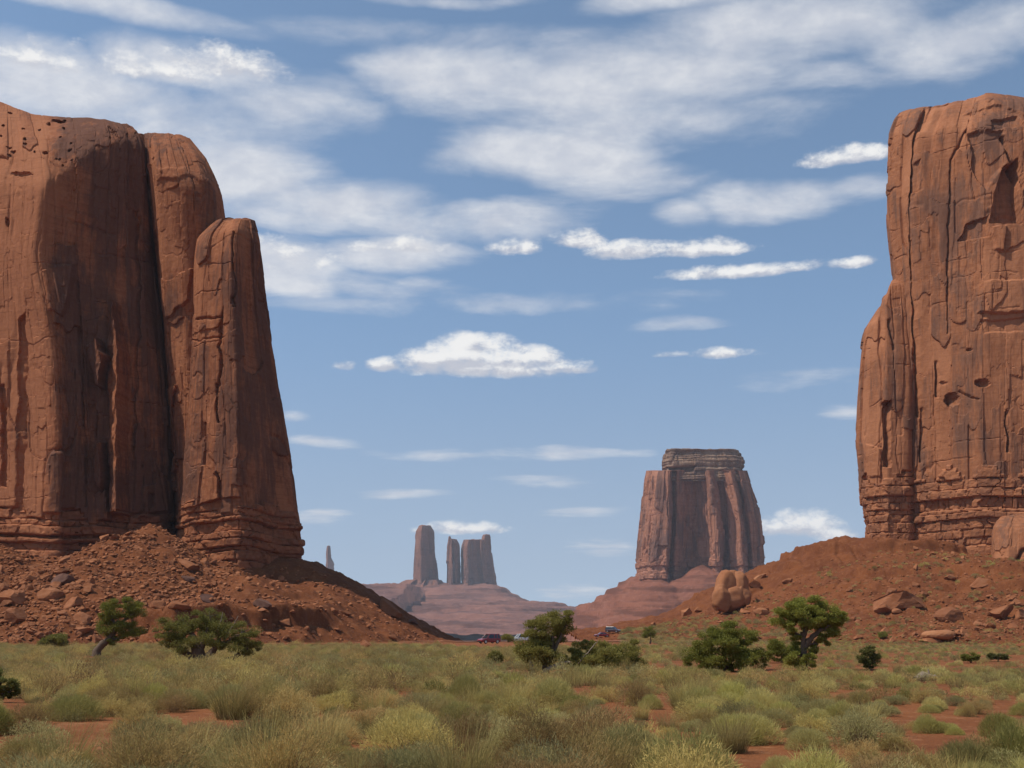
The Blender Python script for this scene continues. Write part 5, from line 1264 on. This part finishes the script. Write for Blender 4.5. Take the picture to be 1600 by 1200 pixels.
def car(label, foot, yaw, mat, suv, L=4.5, wd=1.8):
    p = land_at(*foot); t = thing('parked_car', p + np.array([0, 0, .05]), label, 'car'); t.rotation_euler = (0, 0, yaw)
    H = 1.78 if suv else 1.45; h = L / 2; belt = 0.98 if suv else 0.86; hood = belt - 0.03; w = wd / 2
    def ring(x, z0, z1, ww, tum=0.94):
        return [(x, -ww, z0 + .12), (x, -ww * .9, z0), (x, ww * .9, z0), (x, ww, z0 + .12), (x, ww, z1 - .16), (x, ww * tum, z1), (x, -ww * tum, z1), (x, -ww, z1 - .16)]
    st = [(-h, .45, belt - .12, w * .86), (-h + .12, .30, belt - .02, w * .96), (-h + .7, .26, belt, w), (-.4, .24, belt, w), (h - 1.5, .24, belt, w), (h - 1.1, .26, hood, w), (h - .35, .28, hood - .10, w * .96), (h - .06, .34, hood - .22, w * .88), (h, .42, hood - .34, w * .8)]
    V, Fq, caps = loft([ring(*s) for s in st]); bd = mesh_np('body', V, [Fq, np.array(caps)], mat, t, False)
    bv = bd.modifiers.new('soften', 'BEVEL'); bv.width = .05; bv.segments = 2; bv.limit_method = 'ANGLE'
    b0, b1 = (-h + .12, h - 1.15) if suv else (-h + .75, h - 1.25); r0, r1 = (-h + .35, h - 1.95) if suv else (-h + 1.35, h - 2.1)
    gl = [(b0, -w * .93, belt - .02), (b1, -w * .93, belt - .02), (b1, w * .93, belt - .02), (b0, w * .93, belt - .02), (r0, -w * .74, H - .06), (r1, -w * .74, H - .06), (r1, w * .74, H - .06), (r0, w * .74, H - .06)]
    mesh_np('windows', gl, np.array([(0, 1, 5, 4), (1, 2, 6, 5), (2, 3, 7, 6), (3, 0, 4, 7)]), M_GLASS, t, False)
    rf = [[(x, -w * .76 * k, H - .07), (x, -w * .70 * k, H), (x, w * .70 * k, H), (x, w * .76 * k, H - .07)] for x, k in ((r0 - .06, .96), ((r0 + r1) / 2, 1.0), (r1 + .05, .97))]
    V, Fq, caps = loft(rf); mesh_np('roof', V, [Fq, np.array(caps)], mat, t, False)
    pil = []
    for sy in (-1, 1):
        for (xa, xb) in ((b0, r0), (b1, r1), ((b0 + b1) / 2 - .1, (r0 + r1) / 2), ((b0 * .75 + b1 * .25), (r0 * .8 + r1 * .2))):
            pil.append(tube([(xa, sy * w * .945, belt - .03), (xb, sy * w * .755, H - .05)], [.045, .045], 6))
    v, f = join(pil); mesh_np('pillars', v, f, mat, t)
    rw = .36 if suv else .32
    for x in (-h + .85, h - .9):
        for sy in (-1, 1):
            wl = bpy.data.objects.new('wheel', None); COL.objects.link(wl); wl.parent = t; wl.location = (x, sy * (w - .09), rw)
            a = np.linspace(0, 2 * math.pi, 22, endpoint=False)
            prof = [(-.11, rw * .62), (-.11, rw * .93), (-.06, rw), (.06, rw), (.11, rw * .93), (.11, rw * .62)]
            V = np.array([[(r * math.cos(q), o_, r * math.sin(q)) for q in a] for o_, r in prof]).reshape(-1, 3)
            mesh_np('tyre', V, grid_faces(len(prof), 22, True), M_TYRE, wl)
            V = np.array([[(r * math.cos(q), o_ * 1.0, r * math.sin(q)) for q in a] for o_, r in ((-.10, rw * .63), (.10, rw * .63))] ).reshape(-1, 3)
            mesh_np('rim', V, [grid_faces(2, 22, True), np.array([np.arange(22), np.arange(22)[::-1] + 22])], M_RIM, wl, False)
    for sy in (-1, 1):
        V = rock_shape(5, 2, 3, (.06, .20, .09), 0, .8) + np.array([h - .10, sy * w * .62, hood - .33]); mesh_np('headlight', V, ICO[2][1], M_LAMP, t)
        V = rock_shape(6, 2, 3, (.05, .12, .16), 0, .8) + np.array([-h + .07, sy * w * .74, belt - .2]); mesh_np('tail_light', V, ICO[2][1], M_TAIL, t)
        V = rock_shape(7, 2, 3, (.07, .10, .07), 0, .8) + np.array([b1 - .25, sy * (w + .08), belt + .06]); mesh_np('mirror', V, ICO[2][1], mat, t)
    V, Fq, caps = loft([[(x, -w * .6, .32), (x, w * .6, .32), (x, w * .6, .58), (x, -w * .6, .58)] for x in (h - .09, h + .015)]); mesh_np('grille', V, [Fq, np.array(caps)], M_TYRE, t, False)
    return t
W_ = math.pi
car('dark red car with bright headlights on the crest, leftmost of the cars', (764, 1006), W_ + 0.62, M_RED, True, 4.4)
car('white off-road car on the crest, partly hidden by the centre juniper', (814, 1003), W_ + 0.45, M_WHITE, True, 4.9, 1.9)
car('red car seen from the side, right of the centre juniper', (940, 996), W_ + 0.25, M_RED, False, 4.6)
car('dark car with a sunlit windscreen behind the right-hand red car', (958, 991.5), -0.5, M_DARKC, True, 4.7)

# ------------------------------------------------------------------ desert air
def haze():
    x, y0, y1, z0, z1 = 4600, -60, 7800, -190, 420
    v = [(sx_ * x, y, z) for z in (z0, z1) for y in (y0, y1) for sx_ in (-1, 1)]
    f = [(0, 1, 3, 2), (4, 6, 7, 5), (0, 4, 5, 1), (2, 3, 7, 6), (0, 2, 6, 4), (1, 5, 7, 3)]
    m = bpy.data.materials.new('air'); m.use_nodes = True; t = NT(m.node_tree)
    p = t.n('ShaderNodeVolumePrincipled'); p.inputs['Color'].default_value = (0.88, 0.92, 1.0, 1); p.inputs['Density'].default_value = 4.8e-5
    o = t.n('ShaderNodeOutputMaterial'); t.put(o.inputs['Volume'], p.outputs[0])
    return mesh_np('haze', v, np.array(f)[:, ::-1], m, smooth=False)
tag(haze(), kind='stuff', label='thin blue desert haze over the far buttes')
